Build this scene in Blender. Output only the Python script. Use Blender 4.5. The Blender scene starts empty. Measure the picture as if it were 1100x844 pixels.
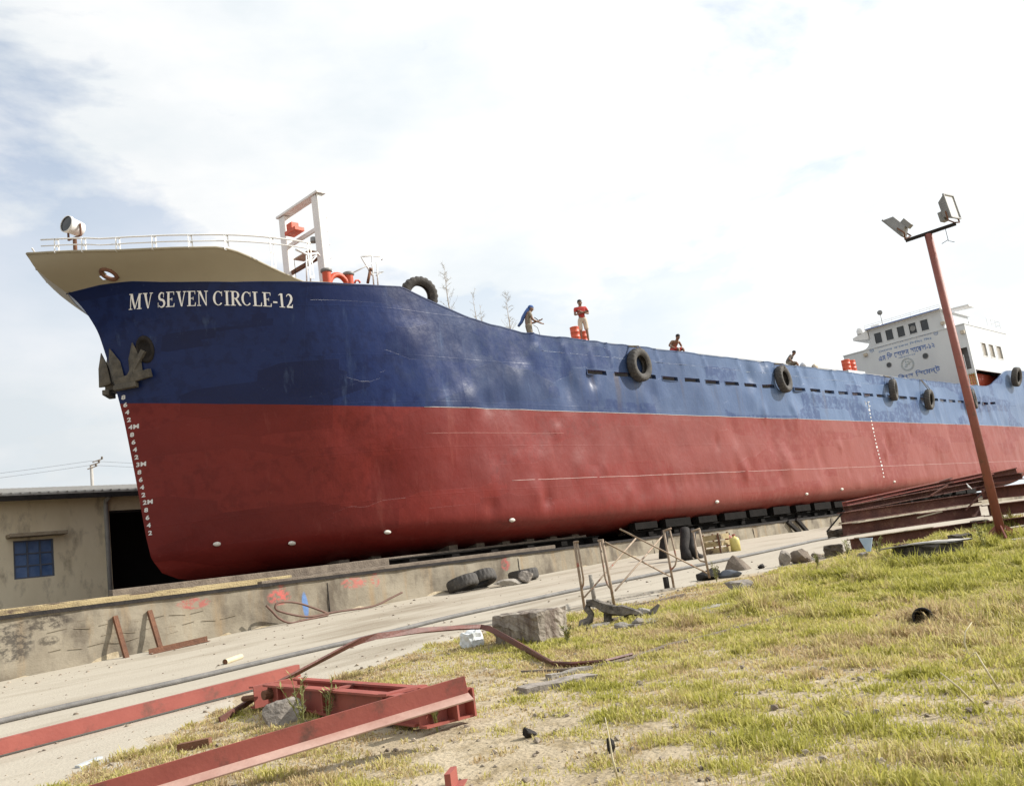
import bpy, bmesh, math, random
import numpy as np
from mathutils import Vector, Matrix, Quaternion

random.seed(7); rng = np.random.default_rng(7)
R_ = math.radians
scene = bpy.context.scene
col = scene.collection

# ------------------------------------------------------------------ camera
# the eye is the origin of the scene; X runs along the ship from bow to stern, Y away from the viewer
FOC = 1000.0
TH, PT, RO = R_(43.8), R_(10.7), R_(8.0)
vh = Vector((math.cos(TH), math.sin(TH), 0)); rh = Vector((math.sin(TH), -math.cos(TH), 0)); zz = Vector((0, 0, 1))
CF = vh*math.cos(PT) + zz*math.sin(PT); cu = -vh*math.sin(PT) + zz*math.cos(PT)
CR = rh*math.cos(RO) - cu*math.sin(RO); CU = cu*math.cos(RO) + rh*math.sin(RO)
cam = bpy.data.cameras.new('camera'); cam.sensor_width = 36; cam.lens = 36*FOC/1100
cam.clip_start = .1; cam.clip_end = 6000
camo = bpy.data.objects.new('camera', cam); col.objects.link(camo)
camo.matrix_world = Matrix(((CR.x, CU.x, -CF.x, 0), (CR.y, CU.y, -CF.y, 0), (CR.z, CU.z, -CF.z, 0), (0, 0, 0, 1)))
scene.camera = camo

# ------------------------------------------------------------------ world and sun
SUN = Vector((.67, -.49, .56)).normalized()
w = bpy.data.worlds.new('World'); scene.world = w; w.use_nodes = True
nt = w.node_tree; nt.nodes.clear()
def wn(t, **k):
    n = nt.nodes.new(t)
    for a, b in k.items(): setattr(n, a, b)
    return n
out = wn('ShaderNodeOutputWorld'); bg = wn('ShaderNodeBackground'); bg.inputs[1].default_value = .15
sky = wn('ShaderNodeTexSky', sky_type='NISHITA', sun_disc=False)
sky.sun_elevation = math.asin(SUN.z); sky.sun_rotation = math.atan2(SUN.x, SUN.y)
sky.air_density = 1.0; sky.dust_density = .5; sky.ozone_density = .6
tc = wn('ShaderNodeTexCoord')
mp = wn('ShaderNodeMapping'); mp.inputs['Scale'].default_value = (1.0, 1.0, 2.4); mp.inputs['Location'].default_value = (.32, -.3, .03)
n1 = wn('ShaderNodeTexNoise'); n1.inputs['Scale'].default_value = 2.6; n1.inputs['Detail'].default_value = 9; n1.inputs['Roughness'].default_value = .58; n1.inputs['Distortion'].default_value = .25
r1 = wn('ShaderNodeValToRGB'); r1.color_ramp.elements[0].position = .31; r1.color_ramp.elements[1].position = .46; r1.color_ramp.elements[0].color = (.22, .22, .22, 1)
n2 = wn('ShaderNodeTexNoise'); n2.inputs['Scale'].default_value = 4.2; n2.inputs['Detail'].default_value = 8; n2.inputs['Roughness'].default_value = .55
r2 = wn('ShaderNodeValToRGB'); r2.color_ramp.elements[0].position = .36; r2.color_ramp.elements[1].position = .60
r2.color_ramp.elements[0].color = (4.3, 4.58, 4.76, 1); r2.color_ramp.elements[1].color = (5.15, 5.2, 5.22, 1)
dot = wn('ShaderNodeVectorMath', operation='DOT_PRODUCT'); dot.inputs[1].default_value = SUN
mr = wn('ShaderNodeMapRange'); mr.inputs[1].default_value = -.7; mr.inputs[2].default_value = .75; mr.inputs[3].default_value = .72; mr.inputs[4].default_value = 1.2
vm = wn('ShaderNodeVectorMath', operation='SCALE')
mx = wn('ShaderNodeMix', data_type='RGBA')
L = nt.links.new
L(tc.outputs['Generated'], mp.inputs[0]); L(mp.outputs[0], n1.inputs['Vector']); L(mp.outputs[0], n2.inputs['Vector'])
L(n1.outputs[0], r1.inputs[0]); L(n2.outputs[0], r2.inputs[0])
L(tc.outputs['Generated'], dot.inputs[0]); L(dot.outputs['Value'], mr.inputs[0])
L(r2.outputs[0], vm.inputs[0]); L(mr.outputs[0], vm.inputs['Scale'])
sz_ = wn('ShaderNodeSeparateXYZ'); L(tc.outputs['Generated'], sz_.inputs[0])
hz_ = wn('ShaderNodeMapRange'); hz_.inputs[1].default_value = .22; hz_.inputs[2].default_value = .62; hz_.inputs[3].default_value = .96; hz_.inputs[4].default_value = 0   # haze hides the blue low down
L(sz_.outputs[2], hz_.inputs[0]); hm_ = wn('ShaderNodeMath', operation='MAXIMUM'); L(r1.outputs[0], hm_.inputs[0]); L(hz_.outputs[0], hm_.inputs[1])
L(hm_.outputs[0], mx.inputs['Factor']); L(sky.outputs[0], mx.inputs[6]); L(vm.outputs[0], mx.inputs[7])
L(mx.outputs[2], bg.inputs[0]); L(bg.outputs[0], out.inputs[0])
sl = bpy.data.lights.new('sun', 'SUN'); sl.energy = 5.0; sl.angle = R_(.8); sl.color = (1, .95, .87)
so = bpy.data.objects.new('sun', sl); col.objects.link(so); so.rotation_euler = SUN.to_track_quat('Z', 'Y').to_euler()
vs = scene.view_settings; vs.view_transform = 'Standard'; vs.look = 'None'; vs.exposure = 0.38; vs.gamma = 1; vs.use_curve_mapping = False
scene.render.engine = 'CYCLES'; scene.cycles.max_bounces = 6; scene.cycles.use_denoising = True

# ------------------------------------------------------------------ sight lines: a photograph point to a place on a known plane
def ray(x, y): return CF + CR*((x-550)/FOC) + CU*((422-y)/FOC)
def aY(x, y, Y): q = ray(x, y); return q*(Y/q.y)
def aX(x, y, X): q = ray(x, y); return q*(X/q.x)
def aZ(x, y, Z): q = ray(x, y); return q*(Z/q.z)
GX = [-900, -60, 0, 4, 12, 26, 45, 100, 2000]; GZ = [-3.2, -2.6, -1.25, -1.1, -.78, -.42, -.32, -.25, -.2]
_gp = rng.uniform(0, 6.28, (14,)); _gk = rng.normal(0, 1, (14, 2)); _gk = _gk/np.linalg.norm(_gk, axis=1)[:, None]*np.geomspace(.5, 5.5, 14)[:, None]
def G(X, Y):
    X = np.asarray(X, float); Y = np.asarray(Y, float)
    g = np.interp(X, GX, GZ) + .025*(np.clip(Y, -40, 20)-13)
    g = g + .16*np.clip((Y-15.5)/4, 0, 1)**1.5
    n = 0
    for i in range(14): n = n + np.sin(X*_gk[i, 0]+Y*_gk[i, 1]+_gp[i])/(1+i*.45)
    amp = .018*np.clip((11.5-Y)/2.5, .12, 1)*np.clip((60-np.abs(X))/20, 0, 1)
    return g + n*amp
def aG(x, y, h=0):
    q = ray(x, y); lo, hi = .5, 200.
    for _ in range(50):
        m = (lo+hi)/2; P = q*m
        if P.z > float(G(P.x, P.y))+h: lo = m
        else: hi = m
    return q*lo
def gz(x, y): return float(G(x, y))

# ------------------------------------------------------------------ materials
MATS = {}
def mat(name, c1, c2=None, scale=4.0, rough=.6, bump=0.0, bscale=None, metal=0.0, wear=None, wscale=3.0, wth=(.6, .7), stretch=(1, 1, 1), spec=.5, detail=6, coord='Object', trans=None):
    if name in MATS: return MATS[name]
    m = bpy.data.materials.new(name); m.use_nodes = True; t = m.node_tree; b = t.nodes['Principled BSDF']
    b.inputs['Roughness'].default_value = rough; b.inputs['Metallic'].default_value = metal; b.inputs['Specular IOR Level'].default_value = spec
    def nn(k, **kw):
        n = t.nodes.new(k)
        for a, v in kw.items(): setattr(n, a, v)
        return n
    tcx = nn('ShaderNodeTexCoord'); mpx = nn('ShaderNodeMapping'); mpx.inputs['Scale'].default_value = stretch
    t.links.new(tcx.outputs[coord], mpx.inputs[0])
    no = nn('ShaderNodeTexNoise'); no.inputs['Scale'].default_value = scale; no.inputs['Detail'].default_value = detail; no.inputs['Roughness'].default_value = .6
    t.links.new(mpx.outputs[0], no.inputs['Vector'])
    cr = nn('ShaderNodeValToRGB'); cr.color_ramp.elements[0].position = .3; cr.color_ramp.elements[1].position = .7
    cr.color_ramp.elements[0].color = (*c1, 1); cr.color_ramp.elements[1].color = (*(c2 or c1), 1)
    t.links.new(no.outputs[0], cr.inputs[0]); last = cr.outputs[0]
    if wear:
        wo = nn('ShaderNodeTexNoise'); wo.inputs['Scale'].default_value = wscale; wo.inputs['Detail'].default_value = 8; wo.inputs['Roughness'].default_value = .65
        t.links.new(mpx.outputs[0], wo.inputs['Vector'])
        wr = nn('ShaderNodeValToRGB'); wr.color_ramp.elements[0].position = wth[0]; wr.color_ramp.elements[1].position = wth[1]
        t.links.new(wo.outputs[0], wr.inputs[0])
        mi = nn('ShaderNodeMix', data_type='RGBA'); mi.inputs[7].default_value = (*wear, 1)
        t.links.new(wr.outputs[0], mi.inputs[0]); t.links.new(last, mi.inputs[6]); last = mi.outputs[2]
    t.links.new(last, b.inputs['Base Color'])
    if bump:
        bo = nn('ShaderNodeTexNoise'); bo.inputs['Scale'].default_value = bscale or scale*4; bo.inputs['Detail'].default_value = 6
        t.links.new(tcx.outputs[coord], bo.inputs['Vector'])
        bu = nn('ShaderNodeBump'); bu.inputs['Strength'].default_value = bump; bu.inputs['Distance'].default_value = .05
        t.links.new(bo.outputs[0], bu.inputs['Height']); t.links.new(bu.outputs[0], b.inputs['Normal'])
    MATS[name] = m; return m

def hull_mat(name, c1, c2, pale, rough, patch=None, tint=(1, 1, 1), chalk_glare=.86):
    m = bpy.data.materials.new(name); m.use_nodes = True; t = m.node_tree; b = t.nodes['Principled BSDF']; ln = t.links.new
    def nn(k, **kw):
        n = t.nodes.new(k)
        for a, v in kw.items(): setattr(n, a, v)
        return n
    def noise(scale, stretch, detail=6, rg=.6):
        mpx = nn('ShaderNodeMapping'); mpx.inputs['Scale'].default_value = stretch; ln(tcx.outputs['Object'], mpx.inputs[0])
        no = nn('ShaderNodeTexNoise'); no.inputs['Scale'].default_value = scale; no.inputs['Detail'].default_value = detail; no.inputs['Roughness'].default_value = rg
        ln(mpx.outputs[0], no.inputs['Vector']); return no.outputs[0]
    def ramp(s, a, b_, ca=(0, 0, 0, 1), cb=(1, 1, 1, 1)):
        r = nn('ShaderNodeValToRGB'); r.color_ramp.elements[0].position = a; r.color_ramp.elements[1].position = b_
        r.color_ramp.elements[0].color = ca; r.color_ramp.elements[1].color = cb; ln(s, r.inputs[0]); return r.outputs[0]
    def mix(f, a, c):
        mi = nn('ShaderNodeMix', data_type='RGBA'); ln(f, mi.inputs[0]); ln(a, mi.inputs[6])
        if isinstance(c, tuple): mi.inputs[7].default_value = (*c, 1)
        else: ln(c, mi.inputs[7])
        return mi.outputs[2]
    tcx = nn('ShaderNodeTexCoord')
    base = ramp(noise(.5, (1, 1, 1.6)), .3, .7, (*c1, 1), (*c2, 1))
    # plate by plate shade
    vo = nn('ShaderNodeTexVoronoi', feature='F1', distance='CHEBYCHEV'); mpv = nn('ShaderNodeMapping'); mpv.inputs['Scale'].default_value = (.30, .02, .95); mpv.inputs['Location'].default_value = (.3, 0, .2)
    ln(tcx.outputs['Object'], mpv.inputs[0]); ln(mpv.outputs[0], vo.inputs['Vector']); vo.inputs['Scale'].default_value = 1.0
    hs = nn('ShaderNodeSeparateColor'); ln(vo.outputs['Color'], hs.inputs[0])
    pl = nn('ShaderNodeMath', operation='MULTIPLY'); pl.inputs[1].default_value = .45; ln(hs.outputs[0], pl.inputs[0])
    base = mix(pl.outputs[0], base, patch or pale)
    # chalky runs down the plating
    base = mix(ramp(noise(2.6, (1, 1, .12), 7, .65), .60, .95, (0, 0, 0, 1), (.7, .7, .7, 1)), base, pale)
    base = mix(ramp(noise(7, (1, 1, 1), 8, .7), .66, .74, (0, 0, 0, 1), (.55, .55, .55, 1)), base, pale)
    base = mix(ramp(noise(5, (1, 1, .35), 9, .75), .70, .76, (0, 0, 0, 1), (.6, .6, .6, 1)), base, (.10, .05, .03))
    # paler aft: older chalked paint, with sunlight and sky glare painted in
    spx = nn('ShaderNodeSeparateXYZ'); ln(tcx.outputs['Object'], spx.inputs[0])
    wx = nn('ShaderNodeMapRange'); wx.inputs[1].default_value = 16; wx.inputs[2].default_value = 42; wx.inputs[3].default_value = 0; wx.inputs[4].default_value = chalk_glare
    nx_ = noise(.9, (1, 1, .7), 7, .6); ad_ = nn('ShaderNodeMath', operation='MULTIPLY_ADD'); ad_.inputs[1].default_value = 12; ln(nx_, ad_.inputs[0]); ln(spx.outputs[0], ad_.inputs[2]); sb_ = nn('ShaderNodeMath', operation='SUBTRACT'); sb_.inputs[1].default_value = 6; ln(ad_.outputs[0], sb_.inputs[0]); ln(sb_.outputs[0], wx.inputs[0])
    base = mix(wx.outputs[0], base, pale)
    rp_ = nn('ShaderNodeMath', operation='GREATER_THAN'); rp_.inputs[1].default_value = .60; ln(hs.outputs[1], rp_.inputs[0])
    rq_ = nn('ShaderNodeMath', operation='MULTIPLY'); ln(rp_.outputs[0], rq_.inputs[0]); ln(ramp(noise(3.5, (1, 1, 1), 6, .6), .40, .52, (0, 0, 0, 1), (.5, .5, .5, 1)), rq_.inputs[1])
    base = mix(rq_.outputs[0], base, patch)     # plates touched up with newer, darker paint
    # rust and dirt runs below the freeing ports
    zr_ = nn('ShaderNodeMapRange'); zr_.inputs[1].default_value = 6.28; zr_.inputs[2].default_value = 4.4; zr_.inputs[3].default_value = 1; zr_.inputs[4].default_value = .0; ln(spx.outputs[2], zr_.inputs[0])
    gt_ = nn('ShaderNodeMath', operation='LESS_THAN'); gt_.inputs[1].default_value = 6.28; ln(spx.outputs[2], gt_.inputs[0])
    gx_ = nn('ShaderNodeMapRange'); gx_.inputs[1].default_value = 22; gx_.inputs[2].default_value = 25; ln(spx.outputs[0], gx_.inputs[0])
    mm_ = nn('ShaderNodeMath', operation='MULTIPLY'); ln(zr_.outputs[0], mm_.inputs[0]); ln(gt_.outputs[0], mm_.inputs[1]); m2_ = nn('ShaderNodeMath', operation='MULTIPLY'); ln(mm_.outputs[0], m2_.inputs[0]); ln(gx_.outputs[0], m2_.inputs[1])
    m3_ = nn('ShaderNodeMath', operation='MULTIPLY'); ln(m2_.outputs[0], m3_.inputs[0]); ln(ramp(noise(2.4, (1, 1, .04), 9, .7), .54, .68, (0, 0, 0, 1), (.62, .62, .62, 1)), m3_.inputs[1])
    base = mix(m3_.outputs[0], base, (.10, .075, .06))
    # long horizontal scrapes down to primer
    base = mix(ramp(noise(3.2, (.12, 1, 3.5), 9, .75), .675, .71, (0, 0, 0, 1), (.3, .3, .3, 1)), base, pale)
    b.inputs['Sheen Weight'].default_value = .0; b.inputs['Sheen Roughness'].default_value = .3; b.inputs['Sheen Tint'].default_value = (*tint, 1)
    ln(base, b.inputs['Base Color'])
    ln(ramp(noise(3, (1, 1, .5)), .2, .8, (rough-.08,)*3+(1,), (rough+.12,)*3+(1,)), b.inputs['Roughness'])
    b.inputs['Specular IOR Level'].default_value = .26
    # relief: buckling between frames, weld beads
    sp = nn('ShaderNodeSeparateXYZ'); ln(tcx.outputs['Object'], sp.inputs[0])
    def bead(sock, period, ofs, width):
        a = nn('ShaderNodeMath', operation='ADD'); a.inputs[1].default_value = ofs; ln(sock, a.inputs[0])
        p = nn('ShaderNodeMath', operation='PINGPONG'); p.inputs[1].default_value = period/2; ln(a.outputs[0], p.inputs[0])
        q = nn('ShaderNodeMapRange'); q.inputs[1].default_value = 0; q.inputs[2].default_value = width; q.inputs[3].default_value = 1; q.inputs[4].default_value = 0; ln(p.outputs[0], q.inputs[0]); return q.outputs[0]
    s1 = bead(sp.outputs[0], 4.8, .7, .025); s2 = bead(sp.outputs[2], 1.32, .25, .02)
    mxm = nn('ShaderNodeMath', operation='MAXIMUM'); ln(s1, mxm.inputs[0]); ln(s2, mxm.inputs[1])
    b1 = nn('ShaderNodeBump'); b1.inputs['Strength'].default_value = .26; b1.inputs['Distance'].default_value = .006; ln(mxm.outputs[0], b1.inputs['Height'])
    b2 = nn('ShaderNodeBump'); b2.inputs['Strength'].default_value = .45; b2.inputs['Distance'].default_value = .05; ln(noise(1.7, (1.4, 1, 1), 3, .5), b2.inputs['Height']); ln(b1.outputs[0], b2.inputs['Normal'])
    bp_ = nn('ShaderNodeBump'); bp_.inputs['Strength'].default_value = .5; bp_.inputs['Distance'].default_value = .012; ln(hs.outputs[2], bp_.inputs['Height']); ln(b2.outputs[0], bp_.inputs['Normal']); b2 = bp_
    b3 = nn('ShaderNodeBump'); b3.inputs['Strength'].default_value = .12; b3.inputs['Distance'].default_value = .01; ln(noise(30, (1, 1, 1), 5, .6), b3.inputs['Height']); ln(b2.outputs[0], b3.inputs['Normal'])
    ln(b3.outputs[0], b.inputs['Normal'])
    return m

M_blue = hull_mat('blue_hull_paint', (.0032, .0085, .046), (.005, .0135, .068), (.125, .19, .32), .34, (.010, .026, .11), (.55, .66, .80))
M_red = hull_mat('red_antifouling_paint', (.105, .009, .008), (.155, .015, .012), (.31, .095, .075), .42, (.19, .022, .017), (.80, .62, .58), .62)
M_beige = mat('beige_bulwark_paint', (.30, .255, .175), (.315, .27, .185), 2, .6, .05, 20)
M_white = mat('white_ship_paint', (.70, .70, .69), (.80, .80, .79), 1.5, .45, .05, 12, wear=(.45, .33, .22), wscale=6, wth=(.68, .76))
M_house = mat('white_deckhouse_paint', (.54, .56, .58), (.62, .64, .65), .8, .5, .04, 8, wear=(.45, .40, .34), wscale=2.5, wth=(.66, .82), stretch=(1, 1, .3))
M_lett = mat('white_lettering', (.90, .90, .90), None, 2, .5)
M_mark = mat('white_draft_marks', (.62, .60, .57), (.75, .74, .72), 20, .6)
M_bltr = mat('blue_lettering', (.06, .13, .36), (.08, .16, .42), 4, .5)
M_rubber = mat('tyre_rubber', (.035, .032, .03), (.075, .068, .06), 5, .8, .3, 30, wear=(.16, .14, .11), wscale=4, wth=(.58, .8))
M_rope = mat('rope', (.16, .13, .09), (.22, .18, .12), 30, .9, .4, 120)
M_rust = mat('rusty_steel', (.10, .045, .025), (.19, .085, .045), 6, .85, .4, 40)
M_dark = mat('dark_steel', (.012, .011, .011), (.034, .028, .025), 5, .8, .3, 30, spec=.25)
M_blackened = mat('blackened_steel', (.006, .0055, .005), (.014, .012, .011), 4, .9, .3, 20, spec=.12)
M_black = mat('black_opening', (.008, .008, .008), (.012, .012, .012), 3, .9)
M_grey = mat('grey_metal', (.17, .17, .17), (.26, .26, .255), 6, .5, .1, 30)
M_orange = mat('orange_paint', (.50, .065, .025), (.60, .10, .04), 3, .5, .1, 14, wear=(.30, .16, .10), wscale=5, wth=(.62, .7))
M_redp = mat('red_primer', (.25, .058, .044), (.33, .088, .066), 2.2, .6, .06, 30, wear=(.13, .055, .04), wscale=4, wth=(.54, .70))
M_rbeam = mat('rusted_red_primer', (.085, .034, .027), (.155, .062, .048), 2.5, .85, .4, 25, wear=(.20, .12, .08), wscale=5, wth=(.55, .72))
M_fade = mat('faded_red_primer', (.17, .065, .05), (.26, .105, .08), 2.5, .8, .3, 25, wear=(.12, .055, .04), wscale=4, wth=(.5, .66))
M_glass = mat('dark_window_glass', (.03, .035, .04), (.06, .065, .07), 1.5, .12)
M_stem = mat('timber', (.11, .085, .065), (.21, .17, .13), 5, .9, .5, 30, stretch=(1, 1, 1))
M_stim = mat('weathered_grey_wood', (.20, .18, .155), (.36, .33, .285), 5, .9, .6, 25, wear=(.08, .07, .06), wscale=6, wth=(.55, .7))
M_ytim = mat('sunbleached_timber', (.30, .23, .12), (.46, .37, .20), 4, .9, .5, 30, wear=(.10, .07, .05), wscale=3, wth=(.52, .62), stretch=(.3, 1, 1))
M_rock = mat('rock', (.16, .14, .12), (.34, .30, .26), 6, .95, .7, 14)
M_pole = mat('red_pole_paint', (.20, .06, .045), (.27, .085, .062), 3, .6, .1, 20, wear=(.16, .07, .05), wscale=8, wth=(.58, .66))

# ------------------------------------------------------------------ mesh helpers
class MB:
    def __init__(s): s.v = []; s.f = []
    def add(s, vs, fs):
        o = len(s.v); s.v += [tuple(p) for p in vs]; s.f += [tuple(i+o for i in f) for f in fs]; return s
    def box(s, c, d, q=None):
        c = Vector(c); h = Vector(d)/2; P = []
        for k in range(8):
            p = Vector((h.x*(1 if k & 1 else -1), h.y*(1 if k & 2 else -1), h.z*(1 if k & 4 else -1)))
            P.append(c+(q @ p if q else p))
        return s.add(P, [(0, 2, 3, 1), (4, 5, 7, 6), (0, 1, 5, 4), (2, 6, 7, 3), (0, 4, 6, 2), (1, 3, 7, 5)])
    def bar(s, p0, p1, wd, ht, up=(0, 0, 1), t=1.0):
        p0 = Vector(p0); p1 = Vector(p1); d = (p1-p0).normalized(); sd = d.cross(Vector(up)).normalized(); u = sd.cross(d)
        P = []
        for p, k in ((p0, 1), (p1, t)):
            for a, b in ((-1, -1), (1, -1), (1, 1), (-1, 1)): P.append(p+sd*(a*wd/2*k)+u*(b*ht/2*k))
        return s.add(P, [(3, 2, 1, 0), (4, 5, 6, 7), (0, 1, 5, 4), (1, 2, 6, 5), (2, 3, 7, 6), (3, 0, 4, 7)])
    def tube(s, pts, r, n=8, cap=True):
        pts = [Vector(p) for p in pts]; rr = r if isinstance(r, (list, tuple)) else [r]*len(pts)
        o = len(s.v); up = None
        for i, p in enumerate(pts):
            d = (pts[min(i+1, len(pts)-1)]-pts[max(i-1, 0)]).normalized()
            if up is None:
                up = Vector((0, 0, 1)) if abs(d.z) < .9 else Vector((1, 0, 0))
            a = d.cross(up).normalized(); b = a.cross(d).normalized(); up = b
            for k in range(n):
                an = 2*math.pi*k/n; s.v.append(tuple(p+a*(math.cos(an)*rr[i])+b*(math.sin(an)*rr[i])))
        for i in range(len(pts)-1):
            for k in range(n):
                k2 = (k+1) % n; s.f.append((o+i*n+k2, o+i*n+k, o+(i+1)*n+k, o+(i+1)*n+k2))
        if cap: s.f.append(tuple(o+k for k in range(n))); s.f.append(tuple(o+(len(pts)-1)*n+k for k in reversed(range(n))))
        return s
    def lathe(s, c, axis, prof, n=24, mod=None, cap=False):
        c = Vector(c); ax = Vector(axis).normalized(); a = ax.orthogonal().normalized(); b = ax.cross(a); o = len(s.v); m = len(prof)
        for k in range(n):
            an = 2*math.pi*k/n
            for j, (r, h) in enumerate(prof):
                r2 = mod(k, j, r) if mod else r
                s.v.append(tuple(c+ax*h+a*(math.cos(an)*r2)+b*(math.sin(an)*r2)))
        for k in range(n):
            k2 = (k+1) % n
            for j in range(m-1): s.f.append((o+k*m+j, o+k2*m+j, o+k2*m+j+1, o+k*m+j+1))
        if cap:
            s.f.append(tuple(o+k*m for k in reversed(range(n)))); s.f.append(tuple(o+k*m+m-1 for k in range(n)))
        return s
    def prism(s, poly, d):
        n = len(poly); d = Vector(d); P = [Vector(p) for p in poly]; P += [p+d for p in P]
        return s.add(P, [tuple(reversed(range(n))), tuple(range(n, 2*n))]+[(i, (i+1) % n, (i+1) % n+n, i+n) for i in range(n)])
    def ibeam(s, p0, p1, h, wd, tf=.018, tw=.012, up=(0, 0, 1), kind='I'):
        p0 = Vector(p0); p1 = Vector(p1); d = (p1-p0).normalized(); sd = d.cross(Vector(up)).normalized(); u = sd.cross(d)
        if kind == 'I':
            s.bar(p0+u*(h/2-tf/2), p1+u*(h/2-tf/2), wd, tf, up); s.bar(p0-u*(h/2-tf/2), p1-u*(h/2-tf/2), wd, tf, up); s.bar(p0, p1, tw, h-2*tf, up)
        elif kind == 'L':   # upright leg with a foot towards +side
            s.bar(p0, p1, tw, h, up); o = sd*(wd/2+tw/2)-u*(h/2-tf/2); s.bar(p0+o, p1+o, wd, tf, up)
        else:               # channel opening towards -side
            s.bar(p0, p1, tw, h-2*tf, up)
            for k in (-1, 1):
                o = sd*(wd/2-tw/2)*(1 if kind == 'C' else -1)+u*(k*(h/2-tf/2)); s.bar(p0+o, p1+o, wd, tf, up)
        return s
    def build(s, name, m, parent=None, base=None, smooth=False, bevel=0.0):
        me = bpy.data.meshes.new(name); org = Vector(base) if base is not None else Vector((0, 0, 0))
        me.from_pydata([tuple(Vector(p)-org) for p in s.v], [], s.f); me.update()
        return link(name, me, m, parent, org if base is not None else None, smooth, bevel)
def smooth_path(P, n=6):
    P = [Vector(p) for p in P]; o = []
    for i in range(len(P)-1):
        a, b, c, d = P[max(i-1, 0)], P[i], P[i+1], P[min(i+2, len(P)-1)]
        for k in range(n):
            t = k/n; o.append(.5*((2*b)+(c-a)*t+(2*a-5*b+4*c-d)*t*t+(3*b-a-3*c+d)*t**3))
    return o+[P[-1]]
def wloc(o):
    p = Vector(o.location)
    while o.parent: o = o.parent; p += o.location
    return p
def link(name, me, m, parent=None, base=None, smooth=False, bevel=0.0):
    o = bpy.data.objects.new(name, me); col.objects.link(o)
    if m: me.materials.append(m)
    if smooth:
        me.polygons.foreach_set('use_smooth', [True]*len(me.polygons))
    if parent: o.parent = parent; o.location = (base if base is not None else Vector((0, 0, 0)))-wloc(parent)
    elif base is not None: o.location = base
    if bevel:
        bv = o.modifiers.new('bevel', 'BEVEL'); bv.width = bevel; bv.segments = 2; bv.limit_method = 'ANGLE'
    return o
def tag(o, label, cat, group=None):
    o['label'] = label; o['category'] = cat
    if group: o['group'] = group
    return o
def empty(name, loc, label, cat, group=None, rz=0):
    o = bpy.data.objects.new(name, None); col.objects.link(o); o.location = loc; o.rotation_euler.z = rz; o.empty_display_size = .2
    return tag(o, label, cat, group)
def rough_box(name, c, dims, q, m_, base, jit=.02, sub=5, seed=1):
    bm = bmesh.new(); bmesh.ops.create_cube(bm, size=1); bmesh.ops.subdivide_edges(bm, edges=bm.edges[:], cuts=sub, use_grid_fill=True); r_ = random.Random(seed); me = bpy.data.meshes.new(name)
    for v in bm.verts:
        k = sum(abs(abs(x)-.5) < 1e-4 for x in v.co); sh = .5 if k > 1 else 1.0
        p = Vector((v.co.x*dims[0], v.co.y*dims[1], v.co.z*dims[2]))+Vector((r_.uniform(-1, 1), r_.uniform(-1, 1), r_.uniform(-1, 1)))*jit
        if k > 1: p *= 1-r_.uniform(0, 2.2)*jit/max(dims)
        v.co = Vector(c)-Vector(base)+(q @ p)
    bm.to_mesh(me); bm.free(); return link(name, me, m_, None, Vector(base))
def structure(o): o['kind'] = 'structure'; return o
def npmesh(name, V, Fq, m, parent=None, smooth=True):
    me = bpy.data.meshes.new(name); me.from_pydata([tuple(p) for p in V], [], [tuple(int(i) for i in f) for f in Fq]); me.update()
    return link(name, me, m, parent, None, smooth)
def holed(mb, o, eu, ev, en, U, V, holes, t):
    """a flat wall of thickness t with real rectangular openings; o origin, eu/ev in-plane axes, en outward"""
    o = Vector(o); eu = Vector(eu); ev = Vector(ev); en = Vector(en)
    us = sorted({U[0], U[1], *[h[0] for h in holes], *[h[1] for h in holes]}); vs_ = sorted({V[0], V[1], *[h[2] for h in holes], *[h[3] for h in holes]})
    P = lambda u, v, n: o+eu*u+ev*v+en*n
    for i in range(len(us)-1):
        for j in range(len(vs_)-1):
            cu_, cv_ = (us[i]+us[i+1])/2, (vs_[j]+vs_[j+1])/2
            if any(h[0] < cu_ < h[1] and h[2] < cv_ < h[3] for h in holes): continue
            a, b, c, d = us[i], us[i+1], vs_[j], vs_[j+1]
            mb.add([P(a, c, 0), P(b, c, 0), P(b, d, 0), P(a, d, 0)], [(0, 1, 2, 3)])
            mb.add([P(a, c, -t), P(b, c, -t), P(b, d, -t), P(a, d, -t)], [(3, 2, 1, 0)])
    for (a, b, c, d) in list(holes)+[(U[0], U[1], V[0], V[1])]:
        for (p, q) in (((a, c), (b, c)), ((b, c), (b, d)), ((b, d), (a, d)), ((a, d), (a, c))):
            mb.add([P(*p, 0), P(*q, 0), P(*q, -t), P(*p, -t)], [(0, 1, 2, 3)])
    return mb

# ------------------------------------------------------------------ ground, slipway road
def axis(parts):
    a = []
    for lo, hi, st in parts: a += list(np.arange(lo, hi-1e-6, st))
    return np.array(a+[parts[-1][1]])
gx = axis([(-1500, -100, 200), (-100, -10, 15), (-10, 0, 1), (0, 14, .16), (14, 26, .3), (26, 60, 1.2), (60, 160, 10), (160, 2500, 260)])
gy = axis([(-1500, -100, 200), (-100, -10, 15), (-10, 0, 1.), (0, 12, .16), (12, 19.5, .5), (19.5, 19.62, .12), (19.62, 60, 6), (60, 200, 20), (200, 2500, 330)])
GXX, GYY = np.meshgrid(gx, gy, indexing='ij')
GZZ = G(GXX, GYY)
GZZ = np.where(GYY > 19.61, .40+.0*GXX, GZZ-.03*((GYY > 11.6) & (GXX < 100)))
GZZ = np.where((GYY > 19.61) & (GXX < 14) & (GYY > 26), .40+.5*np.clip((GYY-26)/6, 0, 1), GZZ)
nx, ny = GXX.shape
V = np.stack([GXX.ravel(), GYY.ravel(), GZZ.ravel()], 1)
ii, jj = np.meshgrid(np.arange(nx-1), np.arange(ny-1), indexing='ij'); a = (ii*ny+jj).ravel()
Fq = np.stack([a, a+ny, a+ny+1, a+1], 1)
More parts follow.
